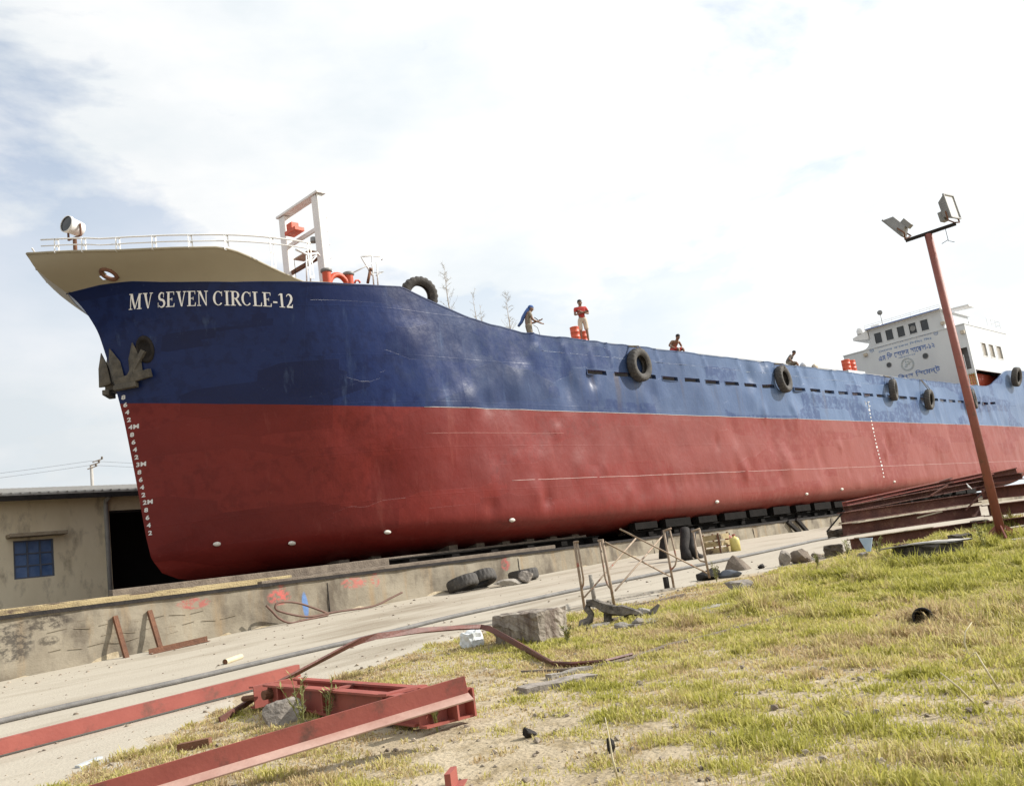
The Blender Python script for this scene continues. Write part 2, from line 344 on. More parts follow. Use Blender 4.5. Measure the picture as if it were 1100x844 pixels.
M_soil = mat('sandy_soil', (.33, .265, .17), (.46, .39, .28), 1.6, .95, .6, 22, wear=(.23, .175, .095), wscale=3.2, wth=(.46, .66), detail=10)
yd = V[Fq[:, 0], 1] >= 19.6
structure(npmesh('ground', V, Fq[~yd], M_soil))
structure(npmesh('shipyard_ground', V, Fq[yd], mat('shaded_yard_soil', (.045, .036, .027), (.105, .085, .06), 1.2, .95, .5, 14)))  # yard soil darkened in its colour: shade under the hull, less bounce light
EDX = [-30, 0, 3.1, 5.15, 7.5, 9.5, 12.0, 13.2, 15, 18.9, 25, 60]; EDY = [7.4, 7.8, 8.7, 9.9, 10.7, 11.0, 10.7, 10.1, 10.2, 9.9, 9.3, 9.0]
def edge(X): return np.interp(X, EDX, EDY)
M_road = mat('dusty_concrete_slipway', (.36, .32, .255), (.455, .415, .34), .9, .93, .25, 30, wear=(.25, .21, .155), wscale=.9, wth=(.47, .66), stretch=(.22, 1, 1), detail=10)
rx = axis([(-40, 0, 2), (0, 30, .25), (30, 100, 2)]); rv = np.linspace(0, 1, 24); V = []; 
for x in rx:
    e = edge(x)+.45*math.sin(x*1.3)+.3*math.sin(x*3.1+1)+.16*math.sin(x*7.7)+.1*math.sin(x*13.3+2)
    for k, t in enumerate(rv):
        y = e+(19.49-e)*t; V.append((x, y, gz(x, y)+(.004 if k else -.03)+.006*min(1, t*6)))
n = len(rv); structure(npmesh('slipway_road', V, [(i*n+j, (i+1)*n+j, (i+1)*n+j+1, i*n+j+1) for i in range(len(rx)-1) for j in range(n-1)], M_road))

# ------------------------------------------------------------------ retaining wall along the slipway
M_wall = None
def wall_material():
    m = bpy.data.materials.new('stained_concrete_wall'); m.use_nodes = True; t = m.node_tree; b = t.nodes['Principled BSDF']; ln = t.links.new
    b.inputs['Roughness'].default_value = .93
    def nn(k, **kw):
        n = t.nodes.new(k)
        for a_, v in kw.items(): setattr(n, a_, v)
        return n
    tcx = nn('ShaderNodeTexCoord')
    def noise(scale, st, det=8, rg=.62, loc=(0, 0, 0)):
        mpx = nn('ShaderNodeMapping'); mpx.inputs['Scale'].default_value = st; mpx.inputs['Location'].default_value = loc; ln(tcx.outputs['Object'], mpx.inputs[0])
        no = nn('ShaderNodeTexNoise'); no.inputs['Scale'].default_value = scale; no.inputs['Detail'].default_value = det; no.inputs['Roughness'].default_value = rg; ln(mpx.outputs[0], no.inputs['Vector']); return no.outputs[0]
    def ramp(s, a_, b_, ca=(0, 0, 0, 1), cb=(1, 1, 1, 1)):
        r = nn('ShaderNodeValToRGB'); r.color_ramp.elements[0].position = a_; r.color_ramp.elements[1].position = b_; r.color_ramp.elements[0].color = ca; r.color_ramp.elements[1].color = cb; ln(s, r.inputs[0]); return r.outputs[0]
    def mix(f, x, c, k=1.0):
        mi = nn('ShaderNodeMix', data_type='RGBA'); ln(f, mi.inputs[0]); ln(x, mi.inputs[6]); mi.inputs[7].default_value = (*c, 1); return mi.outputs[2]
    base = ramp(noise(1.2, (1, 1, 1)), .3, .7, (.20, .17, .125, 1), (.33, .29, .22, 1))
    base = mix(ramp(noise(2.2, (1, 1, .1)), .52, .72, (0, 0, 0, 1), (.75, .75, .75, 1)), base, (.30, .20, .10))
    base = mix(ramp(noise(1.1, (1, 1, .55), loc=(4, 0, 0)), .50, .64, (0, 0, 0, 1), (.85, .85, .85, 1)), base, (.10, .08, .06))
    base = mix(ramp(noise(4, (.4, 1, 4)), .62, .7, (0, 0, 0, 1), (.6, .6, .6, 1)), base, (.14, .11, .08))
    # sprayed paint patches, each at its own place along the wall
    sp = nn('ShaderNodeSeparateXYZ'); ln(tcx.outputs['Object'], sp.inputs[0])
    brk = ramp(noise(9, (1, 1, 1.6), 6), .42, .56)
    for (x, z, rx_, rz_, c) in SPRAY:
        def sq(s, c0, r0):
            q = nn('ShaderNodeMath', operation='SUBTRACT'); q.inputs[1].default_value = c0; ln(s, q.inputs[0])
            d = nn('ShaderNodeMath', operation='DIVIDE'); d.inputs[1].default_value = r0; ln(q.outputs[0], d.inputs[0])
            p = nn('ShaderNodeMath', operation='MULTIPLY'); ln(d.outputs[0], p.inputs[0]); ln(d.outputs[0], p.inputs[1]); return p.outputs[0]
        ad = nn('ShaderNodeMath', operation='ADD'); ln(sq(sp.outputs[0], x, rx_), ad.inputs[0]); ln(sq(sp.outputs[2], z, rz_), ad.inputs[1])
        mrg = nn('ShaderNodeMapRange'); mrg.inputs[1].default_value = .55; mrg.inputs[2].default_value = 1.0; mrg.inputs[3].default_value = .75; mrg.inputs[4].default_value = 0; ln(ad.outputs[0], mrg.inputs[0])
        mu = nn('ShaderNodeMath', operation='MULTIPLY'); ln(mrg.outputs[0], mu.inputs[0])
        if c[2] > .3: mu.inputs[1].default_value = 1.0
        else: ln(brk, mu.inputs[1])
        base = mix(mu.outputs[0], base, c)
    ln(base, b.inputs['Base Color'])
    bu = nn('ShaderNodeBump'); bu.inputs['Strength'].default_value = .5; bu.inputs['Distance'].default_value = .03; ln(noise(9, (1, 1, 1.5), 9, .7), bu.inputs['Height']); ln(bu.outputs[0], b.inputs['Normal'])
    return m
WY = 19.5
SPRAY = []
for (px, py, rxp, rzp, c) in [(208, 648, .42, .13, (.42, .10, .09)), (300, 641, .34, .20, (.50, .10, .09)), (303, 634, .12, .3, (.5, .12, .1)), (380, 626, .42, .16, (.48, .13, .11)), (403, 622, .16, .2, (.45, .12, .1)), (328, 650, .09, .34, (.09, .22, .50)), (543, 606, .2, .2, (.45, .10, .09)), (14, 690, .42, .42, (.035, .03, .026)), (50, 668, .55, .16, (.045, .036, .03)), (52, 688, .22, .1, (.05, .04, .03))]:
    p = aY(px, py, WY); SPRAY.append((p.x, p.z, rxp, rzp, c))
M_wall = wall_material()
wroot = empty('retaining_wall', (40, 19.8, -.4), 'long stained concrete retaining wall beneath the ship', 'wall')
mb = MB(); xs_ = axis([(-12, 4, 4), (4, 40, .3), (40, 92, 4)]); zv = [-1.9, -.7, -.5, -.3, -.1, .1, .3, .47]
o0 = len(mb.v)
for x in xs_:
    for z in zv: mb.v.append((x, WY+.012*math.sin(x*2.1+z*5)+.01*math.sin(x*5.3-z*9), z))
    mb.v.append((x, WY+.55, .47)); mb.v.append((x, WY+.55, -1.9))
k = len(zv)+2
for i in range(len(xs_)-1):
    for j in range(k-1): mb.f.append((i*k+j, (i+1)*k+j, (i+1)*k+j+1, i*k+j+1))
mb.build('wall_body', M_wall, wroot)
MB().box((40, WY+.0, .455), (104, .09, .075)).build('edge_rail', M_dark, wroot)
mb = MB()
for x in np.arange(13.0, 40, 6.6): mb.box((x, WY-.006, -.12), (.018, .02, .9))
mb.build('joint', M_dark, wroot)
# horizontal form-work lines that stand proud on the near stretch
for (x0, x1, z) in [(6.6, 10.0, .07), (7.6, 10.6, -.14), (6.6, 9.2, -.30)]:
    mb = MB()
    for q in range(7):
        xa = x0+(x1-x0)*q/7; xb = x0+(x1-x0)*(q+.6+.38*random.random())/7; mb.bar((xa, WY-.008, z+.02*math.sin(q*3)), (xb, WY-.008, z+.03*math.sin(q*3+2)), .012, .007)
    mb.build('formwork_ridge', mat('dark_formwork_stain', (.2, .16, .11), (.32, .27, .2), 6, .95), wroot)
# timbers lying along the top of the wall
for i, (y, x0, x1, h, m_) in enumerate([(19.82, -6, 11.2, .10, M_ytim), (20.12, -2, 12.4, .14, M_ytim), (19.86, 11.4, 18.8, .09, M_stem), (20.5, 3, 13.5, .16, M_stem), (20.2, 13, 22, .12, M_stem), (20.42, 8.2, 15.6, .30, M_stem), (20.75, 14.6, 24.2, .34, M_stem)]):
    tb = MB(); nseg = 14
    for q in range(nseg):
        xa = x0+(x1-x0)*q/nseg; xb = x0+(x1-x0)*(q+1)/nseg
    tb.bar((x0, y, .47+h/2), (x1, y+.05, .475+h/2+.02), .2, h)
    lb = ['bleached timber baulk at the very lip of the wall left of the bow', 'bleached timber baulk just behind the lip beneath the shed', 'dark timber baulk on the wall lip under the bow shoulder', 'dark timber baulk farthest back before the shed doorway', 'dark timber baulk on the wall behind the sprayed red paint', 'thick dark timber baulk right beneath the forefoot', 'thick dark timber baulk beneath the hull left of the scaffold'][i]
    tag(tb.build('timber_baulk', m_, None, ((x0+x1)/2, y, .47), False, .012), lb, 'timber', 'timbers along the wall top')

# ------------------------------------------------------------------ the ship
YC, HB = 24.0, 4.3
SZ = [.80, .97, 1.185, 1.58, 2.147, 3.797, 5.292, 6.044, 6.671, 7.673, 8.3, 8.628, 8.939, 9.264, 9.579, 9.9]
SX = [12.1, 11.38, 11.0, 10.73, 10.63, 10.438, 10.234, 10.082, 9.946, 9.686, 9.32, 9.0, 8.459, 8.12, 7.992, 7.95]
_sg = np.linspace(.8, 9.9, 456); _sv = np.interp(_sg, SZ, SX); _kr = np.exp(-.5*(np.arange(-24, 25)/8.0)**2); _kr /= _kr.sum()
_raw = _sv.copy(); _sm = np.convolve(np.concatenate([np.full(24, _sv[0]), _sv, _sv[-1]+np.arange(1, 25)*(_sv[-1]-_sv[-2])]), _kr, 'valid'); _bl = np.clip((_sg-2.2)/1.2, 0, 1); _sv = _raw*(1-_bl)+_sm*_bl
def stem_x(z): return np.interp(z, _sg, _sv)      # the stem as one fair curve
def keel_z(X): return np.interp(X, [10.6, 10.79, 11.14, 11.6, 12.2, 13, 30, 70, 74, 78], [1.6, 1.35, 1.08, .94, .82, .79, .70, .95, 1.9, 3.4])
def half0(X, z):
    k = np.clip((z-1)/8.5, 0, 1); Le = 10.5-3.5*k; p = 2.2+.7*k
    t = np.clip((X-stem_x(z))/Le, 0, 1); h = HB*(1-(1-t)**p)
    st = np.clip((X-66)/13, 0, 1); lo = np.clip((6.5-z)/5, 0, 1)
    return h*(1-st**2.2*(.02+.85*lo))
def half(X, z):
    q = np.clip(1-(z-keel_z(X))/1.25, 0, 1); return half0(X, z)*np.maximum(1-q**3.4, 0)**(1/2.6)
ZB = ([10.2, 11, 12, 13, 14, 15, 16, 17, 18, 80], [5.7, 5.52, 5.32, 5.17, 5.05, 4.96, 4.9, 4.86, 4.85, 4.86])
ZT = ([9.0, 9.5, 10, 10.6, 11, 12, 13, 14, 15, 16, 16.6, 17, 18, 19, 20, 21.4, 25, 45, 60, 64.5, 66, 67.5, 69.5, 72, 80], [8.62, 8.64, 8.6, 8.48, 8.42, 8.3, 8.25, 8.24, 8.25, 8.3, 8.35, 8.24, 7.97, 7.71, 7.53, 7.385, 7.38, 7.33, 7.42, 7.45, 7.62, 8.05, 8.72, 8.95, 9.1])
ZBUL = ([7.9, 8.5, 9, 9.5, 10, 11, 11.5, 12, 13, 13.6, 20], [9.6, 9.44, 9.32, 9.22, 9.16, 9.08, 9.06, 8.92, 8.5, 8.255, 8.2])
XS0 = 10.6
def col_x(s, z):
    wt = np.clip(1-s/8, 0, 1)**1.5; return XS0+s+(stem_x(z)-XS0)*wt
# dents
nd = 430; dx = rng.uniform(14, 70, nd); dz = rng.uniform(1.6, 7.5, nd); dr = rng.uniform(.14, .5, nd); dd = rng.normal(0, .036, nd)*np.where((dx > 18) & (dx < 48), 1.3, .7)
dd = np.where(dz < 4.85, dd*.7, dd)
_sp = rng.uniform(0, 6.28, 24); _sk = rng.normal(0, 1, (24, 2))*np.array([1.6, 1.2])
def dent(X, z):
    d = np.zeros_like(X)
    for a_, b_, c_, e_ in zip(dx, dz, dr, dd): d = d+e_*np.exp(-((X-a_)/c_)**2-((z-b_)/(c_*1.5))**2)
    n_ = 0
    for i in range(24): n_ = n_+np.sin(X*_sk[i, 0]+z*_sk[i, 1]+_sp[i])
    d = d+.0036*n_*np.clip((X-12)/6, 0, 1)
    d = d+.012*np.cos(X*2*math.pi/1.45)*(np.sin(X*.7+z*1.1)*.5+.5)*np.clip((z-4.5)/1.5, 0, 1)*np.clip((X-18)/5, 0, 1)
    for (xr, am) in ((21.9, .07), (23.3, .06), (24.6, .04), (25.7, .06), (28.6, .05), (30.1, .04), (31.8, .045), (34.4, .04), (36.6, .05), (39.5, .05), (43.0, .05), (45.2, .05), (55, .04)):   # sharp creases in the bulwark
        d = d-1.5*am*np.exp(-np.abs(X-xr-.12*np.sin(z*4))/.06)*np.clip((z-6.2)/.7, 0, 1)
    for k_, xr in enumerate(np.arange(27.4, 31.6, .62)):   # pressed-in row along the turn of the bilge
        d = d+.045*np.exp(-((X-xr)/.2)**2-((z-2.35-.05*np.sin(k_*2.))/.24)**2)
    return d*np.clip((z-.9)/.5, 0, 1)
slot0, slotP, slotL, nslot = 24.38, 1.45, 1.0, 29
S = list(np.arange(0, 1.0, .1))+list(np.arange(1.0, slot0-XS0-.05, .15))
slotcols = set()
for k in range(nslot):
    b0 = slot0-XS0+k*slotP
    for q in range(8): slotcols.add(len(S)); S.append(b0+slotL*q/8)
    for q in range(4): S.append(b0+slotL+(slotP-slotL)*q/4)
S += list(np.arange(slot0-XS0+nslot*slotP, 67.6, .3)); S = np.array(S)
def band(vrows, lo, hi, smax=None):
    s = S if smax is None else S[S <= smax]
    ss, vv = np.meshgrid(s, np.array(vrows), indexing='ij'); z = np.full_like(ss, 5.0)+vv
    for _ in range(14):
        X = col_x(ss, z); zl, zh = lo(X), hi(X); z = zl+(zh-zl)*vv
    X = col_x(ss, z)
    return X, z
def pt(X, z, side=-1, off=0.0): return YC+side*(half(X, z)+off)
def skin(X, z, side, off=0.0, skip=None, o=0, flip=False):
    Y = pt(X, z, side, off)-(dent(X, z)*side if side < 0 else 0)*(-1)*(-1)
    Y = np.where(X-stem_x(z) < 1e-4, YC+side*off*.0, Y)
    n_, m_ = X.shape; Vv = np.stack([X.ravel(), Y.ravel(), z.ravel()], 1); Fs = []
    for i in range(n_-1):
        for j in range(m_-1):
            if skip and skip(i, j): continue
            f = (o+i*m_+j, o+(i+1)*m_+j, o+(i+1)*m_+j+1, o+i*m_+j+1)
            Fs.append(f if (side < 0) != flip else f[::-1])
    return Vv, Fs
ship = empty('cargo_ship', (40, YC, .5), 'blue and red coastal cargo ship hauled out on the slipway', 'ship')
fz = lambda T: (lambda X: np.interp(X, *T)+(0 if T is ZB else .013*(np.sin(X*1.9)+.7*np.sin(X*4.3+1)+.5*np.sin(X*8.1))*np.clip((X-19)/2, 0, 1)))
# red bottom
rows = list(np.linspace(0, 1, 34)**2.0)
Xb, Zb = band(rows, lambda X: np.maximum(keel_z(X), .66), fz(ZB))
va, fa = skin(Xb, Zb, -1); vb, fb = skin(Xb, Zb, 1, o=len(va))
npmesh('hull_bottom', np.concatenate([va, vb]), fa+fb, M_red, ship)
# blue sides with freeing ports cut through
v1, v2 = .530, .592
rows = list(np.linspace(0, v1, 14))+[v2]+list(np.linspace(v2, 1, 11)[1:]); jr = 13
Xs, Zs = band(rows, fz(ZB), fz(ZT))
isslot = lambda i, j: (i in slotcols) and j == jr
va, fa = skin(Xs, Zs, -1, skip=isslot); vb, fb = skin(Xs, Zs, 1, o=len(va), skip=isslot)
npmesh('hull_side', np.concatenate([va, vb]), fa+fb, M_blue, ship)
M_binner = mat('inner_bulwark_paint', (.20, .06, .045), (.28, .09, .07), 2, .7)
vi, fi = skin(Xs[:, jr-1:], Zs[:, jr-1:], -1, -.07, skip=lambda i, j: (i in slotcols) and j == 1, flip=True); vj, fj = skin(Xs[:, jr-1:], Zs[:, jr-1:], 1, -.07, o=len(vi), skip=lambda i, j: (i in slotcols) and j == 1, flip=True)
npmesh('bulwark_lining', np.concatenate([vi, vj]), fi+fj, M_binner, ship)
# cap along the top of the bulwark
for sd_ in (-1, 1):
    mb = MB(); prev = None
    for i in range(0, len(S)):
        X, z = Xs[i, -1], Zs[i, -1]; dn = dent(np.array([X]), np.array([z]))[0] if sd_ < 0 else 0
        y = YC+sd_*half(X, z)+dn; wv = sd_*.095
        mb.v += [(X, y+sd_*.012, z-.012), (X, y+sd_*.012, z+.022), (X, y-wv, z+.022), (X, y-wv, z-.012)]
        if i:
            b = (i-1)*4
            for q in range(4): mb.f.append((b+q, b+(q+1) % 4, b+4+(q+1) % 4, b+4+q))
    mb.build('bulwark_cap', M_blue, ship)
for k in range(nslot):
    x0 = slot0+k*slotP; x1 = x0+slotL
    if x1 > 66: break
    zc = np.interp(x0+.5, *ZB); zt = np.interp(x0+.5, *ZT); za, zb_ = zc+(zt-zc)*v1, zc+(zt-zc)*v2; y = YC-half(x0+.5, 6.3)
    mb = MB(); e = .02; D = .16
    for (p, q) in (((x0-e, za-e), (x1+e, za)), ((x0-e, zb_), (x1+e, zb_+e)), ((x0-e, za), (x0, zb_)), ((x1, za), (x1+e, zb_))):
        mb.box(((p[0]+q[0])/2, y+D/2-.004, (p[1]+q[1])/2), (q[0]-p[0], D, q[1]-p[1]))
    mb.build('freeing_port', M_blue, ship)
# beige bow bulwark
Xg, Zg = band(np.linspace(0, 1, 8), fz(ZT), lambda X: np.maximum(np.interp(X, *ZBUL), np.interp(X, *ZT)+.002), 5.2)
chock = Vector((9.54, 22.79, 8.80))
def ishole(i, j):
    if i+1 >= Xg.shape[0] or j+1 >= Xg.shape[1]: return False
    return abs((Xg[i, j]+Xg[i+1, j+1])/2-chock.x) < .12 and abs((Zg[i, j]+Zg[i+1, j+1])/2-chock.z) < .075
va, fa = skin(Xg, Zg, -1, skip=ishole); vb, fb = skin(Xg, Zg, 1, o=len(va)); vc, fc = skin(Xg, Zg, -1, -.06, skip=ishole, o=len(va)+len(vb), flip=True); vd, fd = skin(Xg, Zg, 1, -.06, o=len(va)+len(vb)+len(vc), flip=True)
npmesh('bow_bulwark', np.concatenate([va, vb, vc, vd]), fa+fb+fc+fd, M_beige, ship)
mb = MB()
for sd_ in (-1, 1):
    mb.tube([(Xg[i, -1], YC+sd_*(max(half(Xg[i, -1], Zg[i, -1])-.03, 0)), Zg[i, -1]) for i in range(Xg.shape[0])], .035, 6)
mb.build('bow_bulwark_cap', M_beige, ship, smooth=True)
def hull_n(X, z):
    e = .02; P = lambda x_, z_: Vector((x_, float(pt(x_, z_)), z_)); n_ = (P(X+e, z)-P(X-e, z)).cross(P(X, z+e)-P(X, z-e)); n_.normalize()
    return n_ if n_.y < 0 else -n_
mb = MB(); nrm = hull_n(chock.x, chock.z); cc = Vector((chock.x, float(pt(chock.x, chock.z)), chock.z)); ta = Vector((1, 0, 0))-nrm*nrm.x; ta.normalize(); tb_ = nrm.cross(ta)
mb.tube([cc+ta*(.20*math.cos(a_))+tb_*(.125*math.sin(a_)) for a_ in np.linspace(0, 2*math.pi, 25)], .055, 8, False)
mb.build('mooring_chock', M_rust, ship, smooth=True)
# decks, hatch and bulkheads
def deck(name, x0, x1, z, m_):
    mb = MB(); X = np.linspace(x0, x1, 30)
    for x in X: h = max(float(half(x, z))-.12, .02); mb.v += [(x, YC-h, z), (x, YC+h, z)]
    for i in range(29): mb.f.append((2*i, 2*i+2, 2*i+3, 2*i+1))
    return mb.build(name, m_, ship)
M_deck = mat('deck_red_oxide', (.16, .06, .045), (.22, .09, .07), 1.5, .8)
deck('main_deck', 17.2, 77, 6.16, M_deck); deck('forecastle_deck', 10.0, 17.2, 7.45, M_deck)
h_ = float(half(17.2, 7)); MB().box((17.25, YC, 6.8), (.1, 2*h_-.3, 1.28)).build('forecastle_bulkhead', M_house, ship)
mb = MB(); holed(mb, (24, 21.2, 6.17), (1, 0, 0), (0, 0, 1), (0, -1, 0), (0, 36.5), (0, 1.72), [], .1); mb.box((42.25, 26.8, 7.03), (36.5, .1, 1.72)); mb.box((24.05, 24, 7.03), (.1, 5.4, 1.70)); mb.box((60.45, 24, 7.03), (.1, 5.4, 1.70))
hc = mb.build('hatch_coaming', M_blackened, ship); MB().box((42.25, 24, 7.90), (36.7, 5.8, .06)).build('hatch_cover', mat('hatch_grey', (.25, .25, .24), (.33, .33, .31), 2, .7), hc)  # coaming blackened so the freeing ports look dark: shade put into its colour
MB().box((20.9, 21.5, 6.7), (5.4, 2.6, 1.08)).build('deck_locker', M_dark, ship)
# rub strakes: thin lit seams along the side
def strake(name, x0, x1, zf, r, m_, offs=.004):
    mb = MB(); X = np.arange(x0, x1, .3); P = []
    for x in X:
        z = zf(x); P.append((x, float(pt(x, z, -1))+dent(np.array([x]), np.array([z]))[0]-offs, z))
    mb.tube(P, r, 5); return mb.build(name, m_, ship, smooth=True)
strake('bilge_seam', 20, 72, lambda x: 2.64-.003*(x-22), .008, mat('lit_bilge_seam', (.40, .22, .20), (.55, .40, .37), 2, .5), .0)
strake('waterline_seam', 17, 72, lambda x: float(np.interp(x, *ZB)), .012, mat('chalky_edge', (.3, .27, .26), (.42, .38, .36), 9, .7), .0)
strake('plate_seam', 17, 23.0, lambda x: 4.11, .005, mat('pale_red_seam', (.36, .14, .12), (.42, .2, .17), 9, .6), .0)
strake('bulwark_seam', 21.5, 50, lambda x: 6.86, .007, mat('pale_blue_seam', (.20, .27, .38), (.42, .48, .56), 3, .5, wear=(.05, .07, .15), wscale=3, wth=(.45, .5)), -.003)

# --- lettering laid on the plating
def serif():
    g = {}; a, t = .155, .05
    def rect(x0, x1, y0, y1): return [(x0, y0), (x1, y0), (x1, y1), (x0, y1)]
    def sweep(c, wd):
        q = []
        for i in range(len(c)-1):
            def nrm(k):
                p, r = c[max(k-1, 0)], c[min(k+1, len(c)-1)]; d = (r[0]-p[0], r[1]-p[1]); l = math.hypot(*d) or 1; return (-d[1]/l, d[0]/l)
            n0, n1_ = nrm(i), nrm(i+1); w0, w1 = wd[i]/2, wd[i+1]/2
            q.append([(c[i][0]-n0[0]*w0, c[i][1]-n0[1]*w0), (c[i+1][0]-n1_[0]*w1, c[i+1][1]-n1_[1]*w1), (c[i+1][0]+n1_[0]*w1, c[i+1][1]+n1_[1]*w1), (c[i][0]+n0[0]*w0, c[i][1]+n0[1]*w0)])
        return q
    def arc(cx, cy, rx_, ry_, a0, a1, n_=14): return [(cx+rx_*math.cos(R_(a0+(a1-a0)*i/n_)), cy+ry_*math.sin(R_(a0+(a1-a0)*i/n_))) for i in range(n_+1)]
    def cw(c, cx, rx_): return [t*1.1+(a-t*1.1)*min(1, (abs(p[0]-cx)/rx_))**2 for p in c]
    g['I'] = (.40, [rect(.12, .12+a, 0, 1), rect(.02, .375, 0, t), rect(.02, .375, 1-t, 1)])
    E_ = [rect(.10, .10+a, 0, 1), rect(.0, .60, 0, t), rect(.0, .58, 1-t, 1), rect(.25, .45, .49, .54), [(.53, t), (.60, t), (.62, .24), (.58, .24)], [(.53, 1-t), (.58, 1-t), (.58, .78), (.55, .78)], rect(.42, .455, .40, .62)]
    g['E'] = (.68, E_); g['L'] = (.66, [rect(.10, .10+a, 0, 1), rect(0, .62, 0, t), rect(0, .37, 1-t, 1), [(.54, t), (.62, t), (.64, .28), (.60, .28)]])
    g['V'] = (.76, [[(.08, 1), (.27, 1), (.45, 0), (.36, 0)], [(.60, 1), (.66, 1), (.45, 0), (.40, 0)], rect(0, .34, 1-t, 1), rect(.50, .75, 1-t, 1)])
    g['N'] = (.78, [rect(.10, .16, 0, 1), rect(.60, .66, 0, 1), [(.08, 1), (.26, 1), (.66, .02), (.60, 0)], rect(0, .26, 0, t), rect(.50, .76, 1-t, 1), rect(0, .2, 1-t, 1)])
    g['M'] = (.98, [rect(.10, .16, 0, 1), rect(.70, .70+a, 0, 1), [(.08, 1), (.26, 1), (.50, .1), (.42, 0)], [(.72, 1), (.80, 1), (.47, .0), (.43, .06)], rect(0, .26, 0, t), rect(.60, .95, 0, t), rect(0, .2, 1-t, 1), rect(.75, .95, 1-t, 1)])
    c = arc(.37, .5, .29, .46, 48, 318, 22); g['C'] = (.74, sweep(c, cw(c, .37, .29))+[[(.60, .66), (.64, .66), (.64, 1), (.60, .95)]])
    c = arc(.30, .735, .17, .225, 30, 250, 12)+arc(.31, .27, .20, .235, 75, -150, 14); n_ = len(c); g['S'] = (.58, sweep(c, [t+(a-t)*math.sin(math.pi*min(1, max(0, (i-2)/(n_-5))))**.7 for i in range(n_)])+[rect(.44, .475, .66, .99), rect(.06, .095, .02, .34)])
    c = [(.22, .965)]+arc(.36, .735, .20, .23, 85, -85, 12)+[(.22, .505)]; g['R'] = (.74, [rect(.10, .10+a, 0, 1), rect(0, .36, 0, t), rect(0, .3, 1-t, 1)]+sweep(c, cw(c, .33, .24))+[[(.30, .50), (.46, .50), (.74, .03), (.60, 0)], rect(.60, .76, 0, t)])
    g['-'] = (.36, [rect(.03, .32, .28, .40)]); g[' '] = (.27, [])
    g['1'] = (.50, [rect(.18, .18+a, 0, 1), rect(.06, .45, 0, t), [(.18, 1), (.18, .9), (.05, .84), (.05, .88)]])
    c = arc(.25, .72, .18, .25, 160, -20, 12)+[(.36, .48), (.22, .25), (.07, .08)]; n_ = len(c); g['2'] = (.52, sweep(c, [t+(a-t)*min(1, max(0, (i-2)/6)) if i < n_-2 else t*1.6 for i in range(n_)])+[rect(.04, .46, .0, .13), [(.40, .13), (.46, .13), (.49, .26), (.45, .26)]])
    return g
GL = serif()
txt = 'MV SEVEN CIRCLE-12'; tw = sum(GL[c][0]+.03 for c in txt)
def refine(poly, st):
    out_ = []
    for i in range(len(poly)):
        p, q = poly[i], poly[(i+1) % len(poly)]; n_ = max(1, int(math.hypot(q[0]-p[0], q[1]-p[1])/st))
        out_ += [(p[0]+(q[0]-p[0])*k/n_, p[1]+(q[1]-p[1])*k/n_) for k in range(n_)]
    return out_
# arc-length along the plating at the height of the name
Xn = np.linspace(9.6, 14.5, 400); zn = np.interp(Xn, [10.12, 13.42], [8.01, 7.60]); Yn = pt(Xn, zn); arcl = np.concatenate([[0], np.cumsum(np.sqrt(np.diff(Xn)**2+np.diff(Yn)**2))])
A0, A1 = np.interp(10.14, Xn, arcl), np.interp(13.43, Xn, arcl)
u = 0.0
for c in txt:
    wd, polys = GL[c]
    if polys:
        mb = MB(); kk = 0
        for poly in polys:
            poly = refine(poly, .12); vs_ = []
            for (x, y) in poly:
                s_ = A0+(A1-A0)*(u+x)/tw; X = float(np.interp(s_, arcl, Xn)); z = float(np.interp(X, [10.12, 13.42], [8.01, 7.60]))+y*.345; X -= y*.345*.20
                vs_.append(Vector((X, float(pt(X, z))+float(dent(np.array([X]), np.array([z]))[0]), z))+hull_n(X, z)*(.008+.0008*kk))
            mb.add(vs_, [tuple(range(len(vs_)))]); kk += 1
        mb.build('name_letter', M_lett, ship)
    u += wd+.03
def text_mesh(s, size, bold=.0):
    cu_ = bpy.data.curves.new('t', 'FONT'); cu_.body = s; cu_.size = size; cu_.offset = bold; cu_.resolution_u = 3; cu_.space_character = 1.12
    o = bpy.data.objects.new('t', cu_); col.objects.link(o); dg = bpy.context.evaluated_depsgraph_get(); me = bpy.data.meshes.new_from_object(o.evaluated_get(dg))
    bpy.data.objects.remove(o); bpy.data.curves.remove(cu_); return me
marks = ['8', '6', '4', '2', '4M', '8', '6', '4', '2', '3M', '8', '6', '4', '2', '2M', '8', '6', '4', '2']
for k, s_ in enumerate(marks):
    me = text_mesh(s_, .150, .006); z0 = 5.80-.2*k
    for v in me.vertices:
        zz_ = z0+v.co.y; X = float(stem_x(z0+.05))+.055+v.co.x*.92; v.co = Vector((X, float(pt(X, zz_)), zz_))+hull_n(X, zz_)*.008
    me.update(); link('draft_mark', me, M_mark, ship)
for k in range(19):
    X = 46.3+.0*k; z = 5.45-.19*k; big = k % 5 == 0
    d_ = float(dent(np.array([X]), np.array([z]))[0]); MB().box((X, float(pt(X, z))+d_-.005, z), (.17 if big else .10, .012, .10 if big else .075)).build('load_line_mark', M_mark, ship)
mb = MB(); cc = Vector((45.9, float(pt(45.9, 5.8))-.012, 5.78))
mb.tube([cc+Vector((math.cos(a_)*.15, 0, math.sin(a_)*.15)) for a_ in np.linspace(0, 2*math.pi, 17)], .016, 4, False); mb.box(cc, (.46, .012, .03)); mb.box(cc+Vector((.42, 0, -.1)), (.03, .012, .42)); mb.box(cc+Vector((.53, 0, .1)), (.22, .012, .03)); mb.box(cc+Vector((.53, 0, -.12)), (.22, .012, .03))
mb.build('plimsoll_mark', M_mark, ship)
